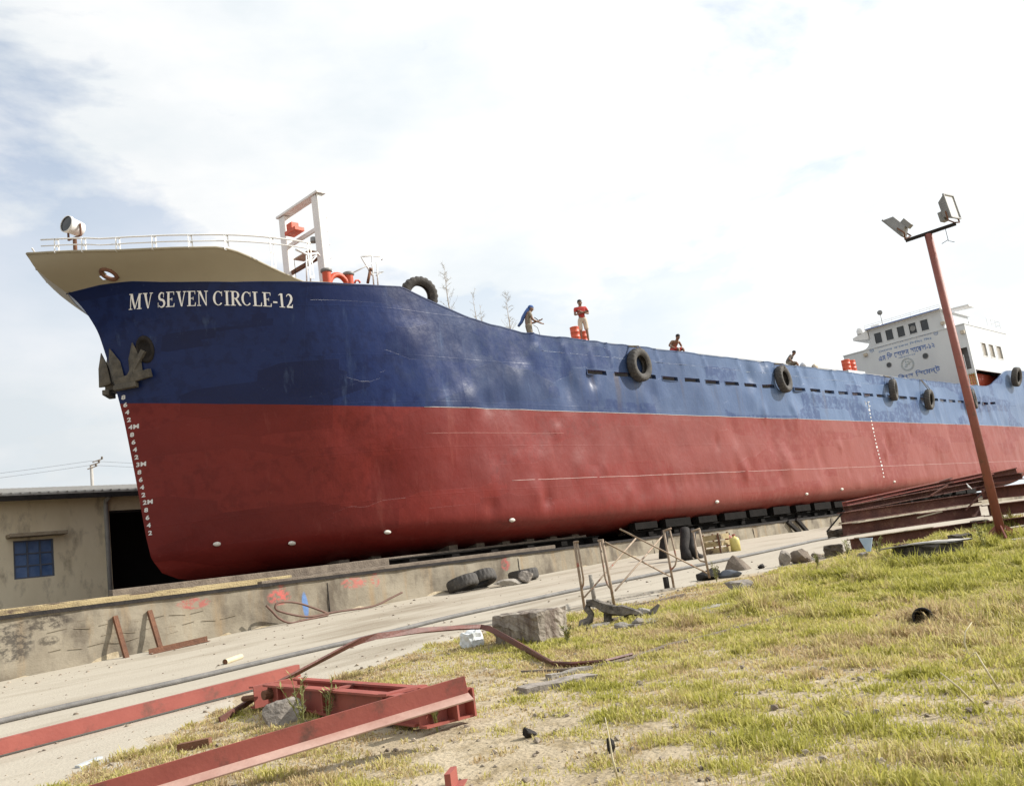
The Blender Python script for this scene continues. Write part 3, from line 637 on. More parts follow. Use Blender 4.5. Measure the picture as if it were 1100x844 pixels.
for (X, z) in [(12.01, 1.74), (13.6, 1.52), (15.9, 1.51), (19.9, 1.48), (38.2, 1.51), (41.6, 1.59), (47.5, 1.75), (31, 1.5)]:
    nrm = hull_n(X, z); c0 = Vector((X, float(pt(X, z)), z))+nrm*.02; q = nrm.to_track_quat('Z', 'Y'); mb = MB()
    mb.lathe((0, 0, 0), (0, 0, 1), [(.0, .045), (.07, .04), (.095, .02), (.1, -.03)], 14); mb.v = [tuple(c0+q @ Vector((p[0]*.58, p[1]*.58, p[2]*.8))) for p in mb.v]
    mb.v = [(X+(p[0]-X)*2.0, p[1], p[2]) for p in mb.v]
    mb.build('zinc_anode', mat('zinc', (.55, .52, .46), (.66, .63, .57), 8, .7), ship, smooth=True)
# --- anchors in their hawse pipes
M_anch = mat('muddy_anchor_iron', (.06, .054, .045), (.14, .122, .095), 5, .85, .5, 20)
def anchor(side):
    def P(X, z, off): off = off*(1 if side < 0 else 2.0); n_ = hull_n(X, z); q = Vector((X, float(pt(X, z)), z))+n_*off; return q if side < 0 else Vector((q.x, 2*YC-q.y, q.z))
    mb = MB()
    for (xb, xt) in ((10.13, 9.92), (10.45, 10.30)):      # flukes
        zb0, zt0 = 6.28, 7.20 if xb < 10.3 else 7.26
        a0, a1, a2 = P(xb-.13, zb0, .05), P(xb+.12, zb0, .06), P(xb-.01, zb0, .22); m0, m1, m2 = P((xb+xt)/2-.12, 6.78, .03), P((xb+xt)/2+.11, 6.78, .04), P((xb+xt)/2, 6.78, .16); tp = P(xt, zt0, .06)
        mb.add([a0, a1, a2, m0, m1, m2, tp], [(0, 2, 1), (0, 1, 4, 3), (1, 2, 5, 4), (2, 0, 3, 5), (3, 4, 6), (4, 5, 6), (5, 3, 6)])
    mb.bar(P(10.02, 6.22, .14), P(10.70, 6.36, .14), .22, .17, hull_n(10.3, 6.3) if side < 0 else (hull_n(10.3, 6.3)*Vector((1, -1, 1)) if False else Vector((0, 0, 1))))
    mb.bar(P(10.10, 6.1, .14), P(10.48, 6.12, .14), .18, .14, (0, 0, 1))
    ar = mb.build('anchor', M_anch, ship, bevel=.02)
    MB().bar(P(10.33, 6.3, .14), P(10.52, 6.95, .04), .12, .12, (0, 0, 1)).build('anchor_shank', M_anch, ar)
    n_ = hull_n(10.53, 6.98); n_ = n_ if side < 0 else Vector((n_.x, -n_.y, n_.z)); c0 = P(10.53, 6.98, 0); mb = MB(); mb.lathe((0, 0, 0), (0, 0, 1), [(.0, .015), (.19, .015), (.2, .05), (.25, .06), (.29, .03), (.30, -.1)], 24)
    q = n_.to_track_quat('Z', 'Y'); mb.v = [tuple(c0+q @ Vector((p[0]*.85, p[1]*1.25, p[2]))) for p in mb.v]; mb.build('hawse_pipe', M_dark, ship, smooth=True)
anchor(-1); anchor(1)
# --- rails, searchlight, mast, bitts on the forecastle
def edge_pt(X, side=-1, dz=0.0, inn=.05):
    z = float(np.interp(X, *ZBUL)) if X < 11.5 else 9.06; zz_ = min(z, 9.2); return Vector((X, YC+side*(max(float(half(X, zz_ if X > 9 else z))-inn, 0)), z+dz))
for side in (-1, 1):
    top = [edge_pt(x, side, .36) for x in np.arange(8.25, 14.0, .25)]; mid = [edge_pt(x, side, .19) for x in np.arange(8.25, 14.0, .25)]
    for j, x in enumerate(np.arange(8.25, 14.0, .25)):
        if x > 11.5: top[j].z -= .06*(x-11.5); mid[j].z -= .06*(x-11.5)
    rail = MB().tube(top, .022, 6).build('bow_rail', M_white, ship, smooth=True); MB().tube(mid, .016, 6).build('mid_rail', M_white, rail, smooth=True)
    for x in (8.5, 8.95, 9.55, 10.2, 10.9, 11.65, 12.7, 13.7):
        b_ = edge_pt(x, side, 0); t_ = edge_pt(x, side, .36); hz = float(np.interp(x, *ZBUL)) if x < 13.6 else 8.25
        if x > 11.5: t_.z -= .06*(x-11.5)
        b_.z = hz-.02-(.10 if x == 12.7 else 0)+(.05 if x == 13.7 else 0); mb = MB(); dlt = Vector((.12, 0, 0)); n_ = 3; hgt = t_.z-b_.z
        # a flat stanchion plate pierced by two lightening holes: two edges and three webs
        for e_ in (-1, 1): mb.bar(b_+Vector((e_*.055, 0, 0)), t_+Vector((e_*.045, 0, 0)), .012, .03, (1, 0, 0))
        for fr in (0.04, .5, .96): mb.bar(b_+Vector((-.05, 0, hgt*fr)), b_+Vector((.05, 0, hgt*fr)), .012, .05, (0, 0, 1))
        mb.build('stanchion', M_white, rail)
sr = MB()   # searchlight: pedestal yoke and drum
c0 = Vector((8.93, 23.25, 10.17)); ax = Vector((-.93, -.30, .12)).normalized()
lampd = sr.lathe(c0, ax, [(.0, -.27), (.10, -.26), (.185, -.20), (.195, -.12), (.205, .16), (.225, .17), (.225, .24), (.205, .24)], 24).build('searchlight', M_white, ship, smooth=True)
MB().lathe(c0, ax, [(.0, .205), (.205, .205), (.206, .215), (.0, .222)], 24).build('lens', M_glass, lampd)
mb = MB(); sd_ = ax.cross(Vector((0, 0, 1))).normalized()
for k in (-1, 1): mb.bar(c0+sd_*(.23*k)+Vector((0, 0, .03)), c0+sd_*(.23*k)+Vector((0, 0, -.28)), .03, .05, sd_)
mb.bar(c0+sd_*.245+Vector((0, 0, -.29)), c0-sd_*.245+Vector((0, 0, -.29)), .05, .03); mb.tube([c0+Vector((0, 0, -.30)), Vector((c0.x, c0.y, 9.20))], .05, 10); mb.build('yoke', M_rust, lampd)
MX = 16.38; YR, YL, ZTOP = 23.0, 24.95, 12.42
mr_ = MB()
for y in (YR, YL): mr_.box((MX, y, (7.46+ZTOP)/2), (.26, .34, ZTOP-7.46))
mast = mr_.build('goalpost_mast', M_white, ship, bevel=.03)
M_tan = mat('dull_tan_steel', (.40, .34, .26), (.55, .49, .40), 5, .6)
MB().box((MX, (YR+YL)/2, ZTOP+.05), (.34, YL-YR+.5, .07)).build('top_beam', M_white, mast)
MB().box((MX, (YR+YL)/2, 11.38), (.08, YL-YR-.35, .12)).build('cross_beam', M_white, mast); MB().box((MX, (YR+YL)/2, 10.45), (.10, YL-YR-.35, .12)).build('cross_beam', M_rust, mast)
MB().box((MX-.22, YL-.75, 11.78), (.28, .30, .22)).box((MX-.2, YL-.8, 11.60), (.36, .62, .13)).build('signal_lamp', M_orange, mast, bevel=.015)
MB().box((MX-.2, (YR+YL)/2-.35, 10.60), (.4, .9, .03)).build('lamp_platform', M_tan, mast)
MB().box((MX-.3, YL-.2, 10.0), (.45, .7, .04)).build('lamp_platform', M_rust, mast)
MB().lathe((MX-.1, YR+.3, 10.95), (0, 0, 1), [(0, .18), (.09, .16), (.10, .03), (.12, 0), (0, -.01)], 12).build('mast_lamp', M_grey, mast, smooth=True)
MB().lathe((MX-.35, YR+1.1, 9.02), (0, 0, 1), [(0, .30), (.03, .28), (.06, .22), (.08, .10), (.15, .02), (.15, 0), (0, .0)], 14).tube([(MX-.35, YR+1.1, 9.3), (MX-.35, YR+1.1, 10.6)], .01, 5).build('ship_bell', M_dark, mast, smooth=True)
MB().tube([(MX-.13, YR-.12, 12.4), (MX-.1, YR-.155, 12.0), (MX+.02, YR-.16, 11.4), (MX+.03, YR-.155, 9.5), (MX+.03, YR-.16, 8.0)], .012, 5).build('mast_cable', M_dark, mast)
mb = MB()
for k in range(7): mb.tube([(MX+.115, YR-.09, 9.0+.45*k), (MX+.24, YR-.09, 9.0+.45*k), (MX+.24, YR+.09, 9.0+.45*k), (MX+.115, YR+.09, 9.0+.45*k)], .012, 5)
mb.build('climbing_rungs', M_white, mast)
mb = MB()   # step rail assembly before the mast
P = lambda x, y, Y: aY(x, y, Y)
mb.tube([P(318, 268, 20.9), P(330, 273.5, 21.0), P(341, 272, 21.3), P(343, 274.5, 21.4)], .035, 7)
for q in ((329, 273), (333, 273)): mb.tube([P(q[0], q[1], 21.0), P(q[0]+.6, 303, 21.0)], .022, 6)
for yy in (280, 289): mb.tube([P(329, yy, 21.0), P(333.3, yy, 21.0)], .02, 5)
mb.tube([P(333, 283, 21.), P(340, 275, 21.2)], .02, 5)
mb.build('ladder_rail', M_white, ship, smooth=True)
def bitts(x0, x1, y, zb, zt):
    mb = MB()
    for x in (x0, x1): mb.lathe((x, y, 0), (0, 0, 1), [(.13, zb), (.125, zt-.12), (.13, zt-.10)], 18)
    o = mb.build('mooring_bitts', M_orange, ship, smooth=True)
    for x in (x0, x1): m2 = MB(); m2.lathe((x, y, 0), (0, 0, 1), [(.132, zt-.10), (.165, zt-.08), (.165, zt-.01), (.15, zt), (0, zt+.01)], 18); m2.build('bitt_cap', M_grey, o, smooth=True)
    xm = (x0+x1)/2; rw = (x1-x0)/2-.05; pts = [Vector((x0+.10, y, zb+.02))]+[Vector((xm-math.cos(a_)*rw, y, zt-.52+math.sin(a_)*.40)) for a_ in np.linspace(0, math.pi, 13)]+[Vector((x1-.10, y, zb+.02))]
    MB().tube(pts, .085, 8).build('bitt_arch', M_orange, o, smooth=True)
bitts(14.86, 15.62, 20.8, 7.46, 9.02)
mb = MB(); b0 = 20.9
T_ = [P(388, 276, b0), P(398, 274.5, b0), P(411, 276, b0), P(410, 279, b0+.4)]; mb.tube(T_, .025, 6); mb.tube([P(388, 276, b0), P(400, 296, b0)], .025, 6); mb.tube([P(399.5, 275, b0), P(401.5, 306, b0)], .025, 6); mb.tube([P(404.5, 280, b0), P(406, 306, b0)], .022, 6)
mb.tube([P(411, 277, b0), P(379, 293, b0)], .02, 5); mb.tube([P(400, 293, b0), P(412, 292, b0), P(404, 296, b0)], .02, 5); mb.build('hand_rail_stand', M_white, ship, smooth=True)
MB().tube([P(395, 304, b0), P(397.5, 291, b0)], .045, 8).tube([P(397.5, 291, b0), P(398, 288.5, b0)], .06, 8).build('brake_lever', M_rust, ship, smooth=True)
MB().tube([P(381, 304, b0), P(382, 301.5, b0), P(385, 301, b0), P(387, 304, b0)], .03, 6).build('ring_bolt', M_orange, ship, smooth=True)

# --- deckhouse aft

house = ship; FX = 64.0; kq = FX/63.0
Z0 = 6.17
ZB1, ZB2 = 11.5*kq, 12.82*kq; YWL, YWR = 25.7*kq, 20.75*kq; PY = YC-HB+.13; YHI = 28.25; PX1 = 72.4
mb = MB(); W_ = YHI-PY
holed(mb, (FX, YHI, Z0), (0, -1, 0), (0, 0, 1), (-1, 0, 0), (0, W_), (0, ZB1-Z0), [(W_-.62, W_-.16, 2.55, 4.0), (W_-.70, W_-.06, 1.05, 2.2)], .15)
mb.box(((FX+PX1)/2+.08, YHI-.06, (Z0+ZB1)/2), (PX1-FX-.2, .12, ZB1-Z0-.01)); mb.box(((FX+PX1)/2, (PY+YHI)/2, ZB1+.03), (PX1-FX+.1, YHI-PY+.06, .06)); mb.box((PX1-.06, YC, (Z0+ZB1)/2), (.12, YHI-PY-.3, ZB1-Z0-.02))
body = mb.build('lower_house', M_house, house)
mb = MB(); SW = [(2.3, 3.15, 1.05, 2.0), (3.75, 4.65, 1.05, 2.0), (5.3, 6.3, 1.05, 2.0)]
holed(mb, (FX+.152, PY, 8.62), (1, 0, 0), (0, 0, 1), (0, -1, 0), (0, PX1-FX-.16), (0, ZB1-8.63), SW, .1)
wing = mb.build('port_house_side', M_house, house)
for (a_, b_, c_, d_) in SW:
    MB().box((FX+.152+(a_+b_)/2, PY+.07, 8.62+(c_+d_)/2), (b_-a_, .02, d_-c_)).build('window_pane', mat('tan_window', (.22, .19, .15), (.32, .28, .22), 2, .3), wing)
    fm = MB()
    for zf in (c_, d_): fm.box((FX+.152+(a_+b_)/2, PY-.012, 8.62+zf), (b_-a_+.1, .024, .05))
    for xf in (a_, b_): fm.box((FX+.152+xf, PY-.012, 8.62+(c_+d_)/2), (.05, .022, d_-c_-.06))
    fm.build('window_frame', M_white, wing)
MB().box((FX+3.6, PY+.75, 7.55), (7.4, .06, 2.2)).build('alcove_wall', M_orange, house)
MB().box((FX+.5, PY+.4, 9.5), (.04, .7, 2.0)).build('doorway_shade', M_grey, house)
# wheelhouse
mb = MB(); wins = []
for k in range(5):
    y0 = (25.374-k*.798)*kq; wins.append((YWL-y0, YWL-y0+.52, .25, 1.0))
holed(mb, (FX-.02, YWL, ZB1+.06), (0, -1, 0), (0, 0, 1), (-1, 0, 0), (0, YWL-YWR), (0, ZB2-ZB1-.06), [(a_, b_, c_-.06, d_-.06) for a_, b_, c_, d_ in wins], .1)
mb.box((FX+2.6, YWL-.06, (ZB1+ZB2)/2+.03), (5.0, .12, ZB2-ZB1-.07)); mb.box((FX+2.6, YWR+.06, (ZB1+ZB2)/2+.03), (5.0, .12, ZB2-ZB1-.07)); wh = mb.build('wheelhouse', M_house, house)
for (a_, b_, c_, d_) in wins:
    MB().box((FX+.04, YWL-(a_+b_)/2, ZB1+(c_+d_)/2), (.02, b_-a_, d_-c_)).build('window_pane', M_glass, wh)
    fm = MB()
    for zf in (c_, d_): fm.box((FX-.03, YWL-(a_+b_)/2, ZB1+zf), (.024, b_-a_+.06, .035))
    for yf in (a_, b_): fm.box((FX-.03, YWL-yf, ZB1+(c_+d_)/2), (.022, .035, d_-c_-.04))
    fm.build('window_frame', M_house, wh)
wy4 = YWL-(wins[3][0]+wins[3][1])/2; MB().lathe((FX-.01, wy4, ZB1+.62), (-1, 0, 0), [(.0, .004), (.19, .004), (.19, .03), (.16, .035), (.15, .02), (0, .02)], 20).build('clear_view_screen', M_grey, wh)
MB().box((FX+2.5, (YWL+YWR)/2, ZB2+.04), (5.6, YWL-YWR+.3, .08)).build('wheelhouse_roof', M_white, wh)
MB().box((FX-.33, (YWL+YWR)/2, ZB2+.03), (.04, YWL-YWR+.1, .06)).build('roof_edge', M_bltr, wh)
MB().prism([(FX-.1, YWL+.05, ZB2+.02), (FX-.1, 26.85*kq, ZB2-.28), (FX-.1, 26.85*kq, ZB2-.46), (FX-.1, YWL+.05, ZB2-.62)], (2.6, 0, 0)).build('bridge_wing', M_white, wh)
MB().prism([(FX+.2, YWR-.05, ZB2-.04), (FX+.2, 19.35, ZB2-.10), (FX+.2, 19.35, ZB2-.22), (FX+.2, YWR-.05, ZB2-.14)], (1.1, 0, 0)).build('bridge_wing', M_white, wh)
mb = MB(); pts = [(FX-.03, YWL, ZB1+.62)]
for a_ in np.linspace(0, math.pi/2, 9): pts.append((FX-.03, YWL+.62-.55*math.cos(a_), ZB1+.62-.55*math.sin(a_)))
pts.append((FX-.03, YWL+.62, ZB1+.061)); pts.append((FX-.03, YWL, ZB1+.061)); mb.prism(pts, (.08, 0, 0)); mb.build('corner_bracket', M_house, wh)
mb = MB()
R0 = [(FX-.28, YWL+.1), (FX-.28, YWR-.1), (FX+5.2, YWR-.1)]
for hgt in (.12, .24): mb.tube([(x, y, ZB2+.08+hgt) for x, y in R0], .014, 5)
for k in range(9): mb.tube([(FX-.28, YWL+.1-k*(YWL-YWR+.2)/8, ZB2+.08), (FX-.28, YWL+.1-k*(YWL-YWR+.2)/8, ZB2+.32)], .012, 5)
mb.build('roof_rail', M_white, wh)
MB().lathe((FX-.1, 24.6*kq, ZB2+.95), (-1, -.2, 0), [(.0, -.14), (.10, -.12), (.16, 0), (.18, .1), (.0, .1)], 14).tube([(FX-.1, 24.6*kq, ZB2+.1), (FX-.1, 24.6*kq, ZB2+.8)], .025, 6).build('roof_searchlight', M_grey, wh, smooth=True)
MB().box((FX+.3, 25.2*kq, ZB2+.17), (.5, .6, .18)).build('roof_locker', M_white, wh, bevel=.03)
MB().lathe((FX+.1, 26.3*kq, ZB2-.1), (0, 0, 1), [(0, .5), (.2, .42), (.26, .25), (.26, 0)], 16).build('life_raft_drum', M_white, wh, smooth=True)
MB().box((FX+1.6, YWR-.02, ZB1+.6), (.9, .03, 1.1)).build('blue_door', mat('blue_door_paint', (.06, .15, .42), None, 3, .5), wh)
MB().box((FX+4.6, PY+.05, ZB1+.17), (7.0, .05, .26)).build('bridge_deck_bulwark', M_house, wh)
for (y, z, r) in ((24.80*kq, 10.12*kq, .15), (22.32*kq, 10.10*kq, .17)):
    ph = MB().lathe((FX, y, z), (-1, 0, 0), [(0, .012), (r, .012)], 20).build('porthole', M_glass, body); MB().lathe((FX, y, z), (-1, 0, 0), [(r, 0), (r, .03), (r+.03, .03), (r+.04, 0)], 20).build('porthole_rim', M_grey, body)
mb = MB(); cc = Vector((FX-.012, 23.57*kq, 9.85*kq))
for r in (.43, .36): mb.tube([cc+Vector((0, math.cos(a_)*r, math.sin(a_)*r)) for a_ in np.linspace(0, 2*math.pi, 33)], .015, 4, False)
for (a_, b_, c_, d_) in ((-.18, .1, .2, .06), (.0, .0, .3, .08), (.14, -.12, .2, .06), (-.05, .18, .14, .05), (.1, .20, .06, .12)): mb.box(cc+Vector((0, a_, b_)), (.012, c_, d_))
mb.build('painted_emblem', mat('pale_blue_emblem', (.22, .32, .42), (.42, .42, .34), 6, .6), body)
def front_text(s_, yl, yr, z0, hgt, m_, bold):
    me = text_mesh(s_, 1.0, bold); xsn = [v.co.x for v in me.vertices]; ysn = [v.co.y for v in me.vertices]
    if not xsn: return
    a_, b_, c_, d_ = min(xsn), max(xsn), min(ysn), max(ysn)
    for v in me.vertices: v.co = Vector((FX-.012, (yl+(yr-yl)*(v.co.x-a_)/(b_-a_))*kq, (z0+hgt*(v.co.y-c_)/(d_-c_))*kq))
    me.update(); link('painted_text', me, m_, body)
front_text('\u098f\u09ae \u09bf\u09ad \u09c7\u09b8\u09c7\u09ad\u09a8 \u09b8\u09be\u09c7\u0995\u09b2-\u09e7\u09e8', 25.40, 21.60, 10.50, .48, M_bltr, .018)
front_text('\u09c7\u09b8\u09c7\u09ad\u09a8 \u09bf\u09b0\u0982\u09b8 \u09bf\u09b8\u09c7\u09ae\u09a8\u09cd\u099f', 25.9, 21.59, 8.80, .52, M_bltr, .02)
M_sm = mat('small_blue_lettering', (.16, .26, .46), None, 4, .6)
front_text('\u09c7\u09b8\u09c7\u09ad\u09a8 \u09b8\u09be\u09c7\u0995\u09b2 (\u09ac\u09be\u0982\u09b2\u09be\u09c7\u09a6\u09b6) \u09bf\u09b2\u09bf\u09ae\u09c7\u099f\u09a1', 25.3, 21.6, 11.40, .17, M_sm, .012)
front_text('\u09c7\u09b8\u09c7\u09ad\u09a8 \u09b8\u09be\u09c7\u0995\u09b2 \u09bf\u09b6\u09bf\u09aa\u0982 \u09bf\u09b2\u0983', 25.3, 21.7, 11.08, .19, M_sm, .012)
front_text('\u09b8\u09c7\u09ad\u09a8', 24.1, 22.9, 10.36, .09, M_sm, .012)
for y in (25.75*kq, 21.35*kq):
    mb = MB(); mb.tube([Vector((FX-.012, y+math.cos(a_)*.13, 11.40*kq+math.sin(a_)*.13)) for a_ in np.linspace(0, 2*math.pi, 17)], .014, 4, False); mb.box((FX-.012, y, 11.40*kq), (.012, .16, .05)); mb.build('small_emblem', M_sm, body)
for (y, z) in ((26.2*kq, 11.2*kq), (20.75*kq, 11.9*kq), (19.35*kq+.35, 11.0*kq)): MB().box((FX-.1, y, z), (.2, .26, .22)).build('wall_lamp', M_tan, body, bevel=.02)
mb = MB(); M_yel = mat('yellow_black_lattice', (.42, .34, .05), (.20, .17, .05), 9, .6)
for k in range(6): mb.bar((FX-.05, PY+.74-k*.13, 7.15), (FX-.05, PY+.74-k*.13, 8.4), .03, .05, (1, 0, 0))
for k in range(7): mb.bar((FX-.09, PY+.78, 7.25+k*.18), (FX-.09, PY+.05, 7.25+k*.18), .03, .05, (1, 0, 0))
mb.build('lattice_gate', M_yel, house)
mb = MB()
for hgt in (.3, .6, .9): mb.tube([(69.2, PY+.12, ZB1+.06+hgt), (71.9, PY+.12, ZB1+.06+hgt), (72.1, PY+.7, ZB1+.06+hgt)], .018, 5)
for x in (69.2, 70.1, 71, 71.9): mb.tube([(x, PY+.12, ZB1+.06), (x, PY+.12, ZB1+.98)], .02, 5)
mb.build('aft_rail', M_white, house)
mb = MB()
for k in (0, 1): mb.tube([(FX-.12, PY+.75-.3*k, 7.3), (FX-.12, PY+.75-.3*k, 9.7)], .025, 5)
for k in range(7): mb.tube([(FX-.12, PY+.75, 7.5+.32*k), (FX-.12, PY+.45, 7.5+.32*k)], .018, 5)
mb.build('house_ladder', M_white, house)

# ------------------------------------------------------------------ cradle under the ship
crad = empty('slipway_cradle', (43, 21, .47), 'dark steel slipway cradle carrying the ship along the wall', 'cradle')
for (y, x0, x1) in ((20.35, 26.2, 62), (20.6, 12.6, 24.6), (24, 13, 66), (27.4, 13, 64)):
    mb = MB(); mb.ibeam((x0, y, .62), (x1, y, .62), .28, .24, .04, .03); mb.build('runner_beam', M_blackened, crad)
for x in np.arange(13.2, 64, 1.55):
    if 24.7 < x < 26: continue
    MB().box((x, 24, .62), (.28, 7.6-(3.8 if x < 15 else 0), .14)).build('cross_bearer', M_blackened, crad)
for x in np.arange(15.2, 62, 1.1):
    if 24.3 < x < 26.4: continue
    hh = float(np.interp(x, [14, 18, 60], [.35, .42, .44])); MB().box((x, 21.35 if x > 18 else 22.2, .56+hh/2), (.34, .7, hh)).build('bilge_block', M_stem, crad)
for x in np.arange(26.9, 61, 1.9): MB().box((x+random.uniform(-.1, .1), 20.2+random.uniform(-.05, .05), .92+random.uniform(-.02, .03)), (random.uniform(1.2, 1.85), .28, random.uniform(.22, .32))).build('bolster', M_blackened, crad)
# shores leaning between wall foot and cradle
def prop(p0, p1, r0, label, m_=M_dark):
    p0 = Vector(p0); p1 = Vector(p1); mb = MB(); pts = [p0.lerp(p1, t)+Vector((random.uniform(-.02, .02), random.uniform(-.02, .02), 0)) for t in np.linspace(0, 1, 6)]
    mb.tube(pts, [r0*(1.1-.2*t) for t in np.linspace(0, 1, 6)], 9); return tag(mb.build('timber_prop', m_, None, p0, True), label, 'prop', 'props standing against the wall')
f_ = aG(738, 602); prop(f_, aY(735, 568, f_.y+.3), .16, 'thick dark prop standing before the wall behind the scaffold')
f_ = aG(751, 600); q_ = aY(744, 570, f_.y+.4); k_ = aY(744, 588, f_.y+.1)
mb = MB(); mb.tube([f_+Vector((.1, 0, .03)), f_+Vector((-.12, 0, .10)), k_, q_], [.10, .11, .10, .10], 9); tag(mb.build('bent_pipe', M_dark, None, f_, True), 'bent black pipe elbow standing beside the thick dark prop', 'pipe')
prop(aG(712, 600), aY(714, 570, 17.6), .13, 'dark prop half hidden behind the second scaffold frame')
for (a0, a1, lb) in (((862, 575), (846, 560), 'left one of two slanting dark struts on the far wall'), ((870, 574), (855, 557), 'right one of two slanting dark struts on the far wall')):
    p0 = aY(*a0, 19.3); p1 = aY(*a1, 19.44); mb = MB().bar(p0, p1, .14, .14); tag(mb.build('strut', M_dark, None, p0), lb, 'strut', 'struts on the far wall')

# ------------------------------------------------------------------ tyres hung as fenders
def tyre_mesh(Ro, wdt, lug):
    mb = MB(); Ri = Ro*.54; h = wdt/2
    prof = [(Ri, -h*.55), (Ri+.02, -h*.72), (Ro*.72, -h*.98), (Ro*.88, -h), (Ro*.965, -h*.82), (Ro, -h*.5), (Ro, 0), (Ro, h*.5), (Ro*.965, h*.82), (Ro*.88, h), (Ro*.72, h*.98), (Ri+.02, h*.72), (Ri, h*.55), (Ri+.03, h*.4), (Ro*.8, h*.5), (Ro*.8, -h*.5), (Ri+.03, -h*.4), (Ri, -h*.55)]
    def mod(k, j, r): return r-(lug if ((k//2+(1 if j in (4, 5) else 0)) % 2 and 4 <= j <= 8) else 0)
    mb.lathe((0, 0, 0), (0, 1, 0), prof, 88, mod); me = bpy.data.meshes.new('tyre'); me.from_pydata(mb.v, [], mb.f); me.update(); me.polygons.foreach_set('use_smooth', [True]*len(me.polygons)); me.materials.append(M_rubber); return me
T1 = tyre_mesh(.62, .34, .022)
def fender(X, z, label, yo=.2, tilt=0, yaw=0, scale=1.0, rope=True, Y=None, grp='tyre fenders hung along the blue side'):
    y = (YC-float(half(X, z)) if Y is None else Y)-yo*(0 if Y is not None else 1)
    r = empty('tyre_fender', (X, y, z), label, 'tyre', grp); t = bpy.data.objects.new('tyre', T1); col.objects.link(t); t.parent = r; t.rotation_euler = (tilt, 0, yaw); t.scale = (scale,)*3
    if rope:
        zt = float(np.interp(X, *ZT)); mb = MB(); c0 = Vector((X, y, z)); tp = z+.62*scale
        mb.tube([c0+Vector((-.05, 0, .5*scale)), c0+Vector((-.14, -.1, .62*scale)), Vector((X-.22, y+.12, zt-.05)), Vector((X-.28, y+.25, zt+.05)), Vector((X-.3, y+.42, zt-.1))], .022, 6)
        mb.tube([c0+Vector((.05, .1, .34*scale)), c0+Vector((.03, -.18, .5*scale)), c0+Vector((-.1, -.17, .66*scale)), Vector((X-.15, y+.12, zt-.02)), Vector((X-.17, y+.3, zt+.045)), Vector((X-.2, y+.42, zt-.1))], .02, 6)
        mb.build('rope', M_rope, r, smooth=True)
fender(27.15, 6.62, 'tyre fender below the sitting man, nearest the bow on the side', tilt=.05, yaw=.05)
fender(37.65, 6.6, 'tyre fender hanging below the man seated farther aft', tilt=-.04, yaw=.12)
fender(49.4, 6.58, 'tyre fender just left of the two close together before the pole', yaw=.25, tilt=.1, scale=.95)
fender(54.1, 6.2, 'low hung tyre fender on long rope nearest left of the floodlight pole', yaw=.1, tilt=.15, scale=.95)
fender(61.3, 6.45, 'tyre fender half hidden behind the floodlight pole', yaw=.2)
fender(70.5, 8.3, 'tyre fender high on the poop at the right edge', tilt=.25, scale=1.1, Y=19.3, grp='tyre fenders hung along the blue side', rope=False)
p = aY(451, 318, 20.3); fender(p.x, p.z, 'lugged tyre lying over the step down from the forecastle', tilt=.2, yaw=-.25, scale=.98, Y=20.35, rope=False)

# ------------------------------------------------------------------ drums on deck
def drum(x, y, z, h, r, label, grp):
    mb = MB(); mb.lathe((0, 0, 0), (0, 0, 1), [(0, 0), (r, 0), (r+.012, .02), (r, .04), (r, h*.33), (r+.014, h*.345), (r, h*.36), (r, h*.64), (r+.014, h*.655), (r, h*.67), (r, h-.04), (r+.012, h-.02), (r, h), (r-.03, h-.015), (0, h-.015)], 22)
    me = bpy.data.meshes.new('drum'); me.from_pydata(mb.v, [], mb.f); me.update(); o = link('oil_drum', me, M_orange, None, Vector((x, y, z)), True); return tag(o, label, 'drum', grp)
drum(26.30, 21.55, 7.935, .62, .17, 'orange drum in front of the legs of the red shirted man', 'orange drums on deck'); drum(27.2, 21.9, 7.935, .62, .16, 'orange drum behind the legs of the red shirted man', 'orange drums on deck')
MB_ = MB().box((47.45, 20.9, 6.98), (2.0, 1.0, 1.54)); tag(MB_.build('deck_box', M_house, None, (47.45, 20.9, 6.2)), 'pale deck box behind the bulwark under two orange drums', 'box')
drum(47.35, 20.85, 7.76, .68, .22, 'left of two orange drums standing before the deckhouse', 'orange drums on deck'); drum(47.95, 20.85, 7.76, .68, .24, 'right of two orange drums standing before the deckhouse', 'orange drums on deck')
p = aX(1042, 412, 64.5); drum(64.4, 20.7, 7.15, .9, .26, 'orange drum beside the yellow lattice right of the pole', 'orange drums on deck')

# ------------------------------------------------------------------ people
M_skin = mat('brown_skin', (.20, .11, .07), (.25, .14, .09), 8, .6)
M_hair = mat('black_hair', (.012, .011, .012), None, 8, .7)
def skinmesh(name, J, E_, root, m_, parent, sub=2):
    names = list(J); idx = {k: i for i, k in enumerate(names)}; me = bpy.data.meshes.new(name); me.from_pydata([J[k][0] for k in names], [(idx[a_], idx[b_]) for a_, b_ in E_], []); me.update()
    o = bpy.data.objects.new(name, me); col.objects.link(o); me.materials.append(m_)
    sk = o.modifiers.new('skin', 'SKIN'); sk.use_smooth_shade = True; lay = me.skin_vertices[0] if me.skin_vertices else None
    if lay is None:
        bpy.context.view_layer.objects.active = o; bpy.ops.mesh.customdata_skin_add(); lay = me.skin_vertices[0]
    for k in names:
        r = J[k][1]; lay.data[idx[k]].radius = (r, r) if not isinstance(r, tuple) else r
        lay.data[idx[k]].use_root = (k == root)
    ss = o.modifiers.new('sub', 'SUBSURF'); ss.levels = sub; ss.render_levels = sub
    dg = bpy.context.evaluated_depsgraph_get(); me2 = bpy.data.meshes.new_from_object(o.evaluated_get(dg)); me2.polygons.foreach_set('use_smooth', [True]*len(me2.polygons)); o.modifiers.clear(); o.data = me2; me2.name = name
    if parent: o.parent = parent
    return o
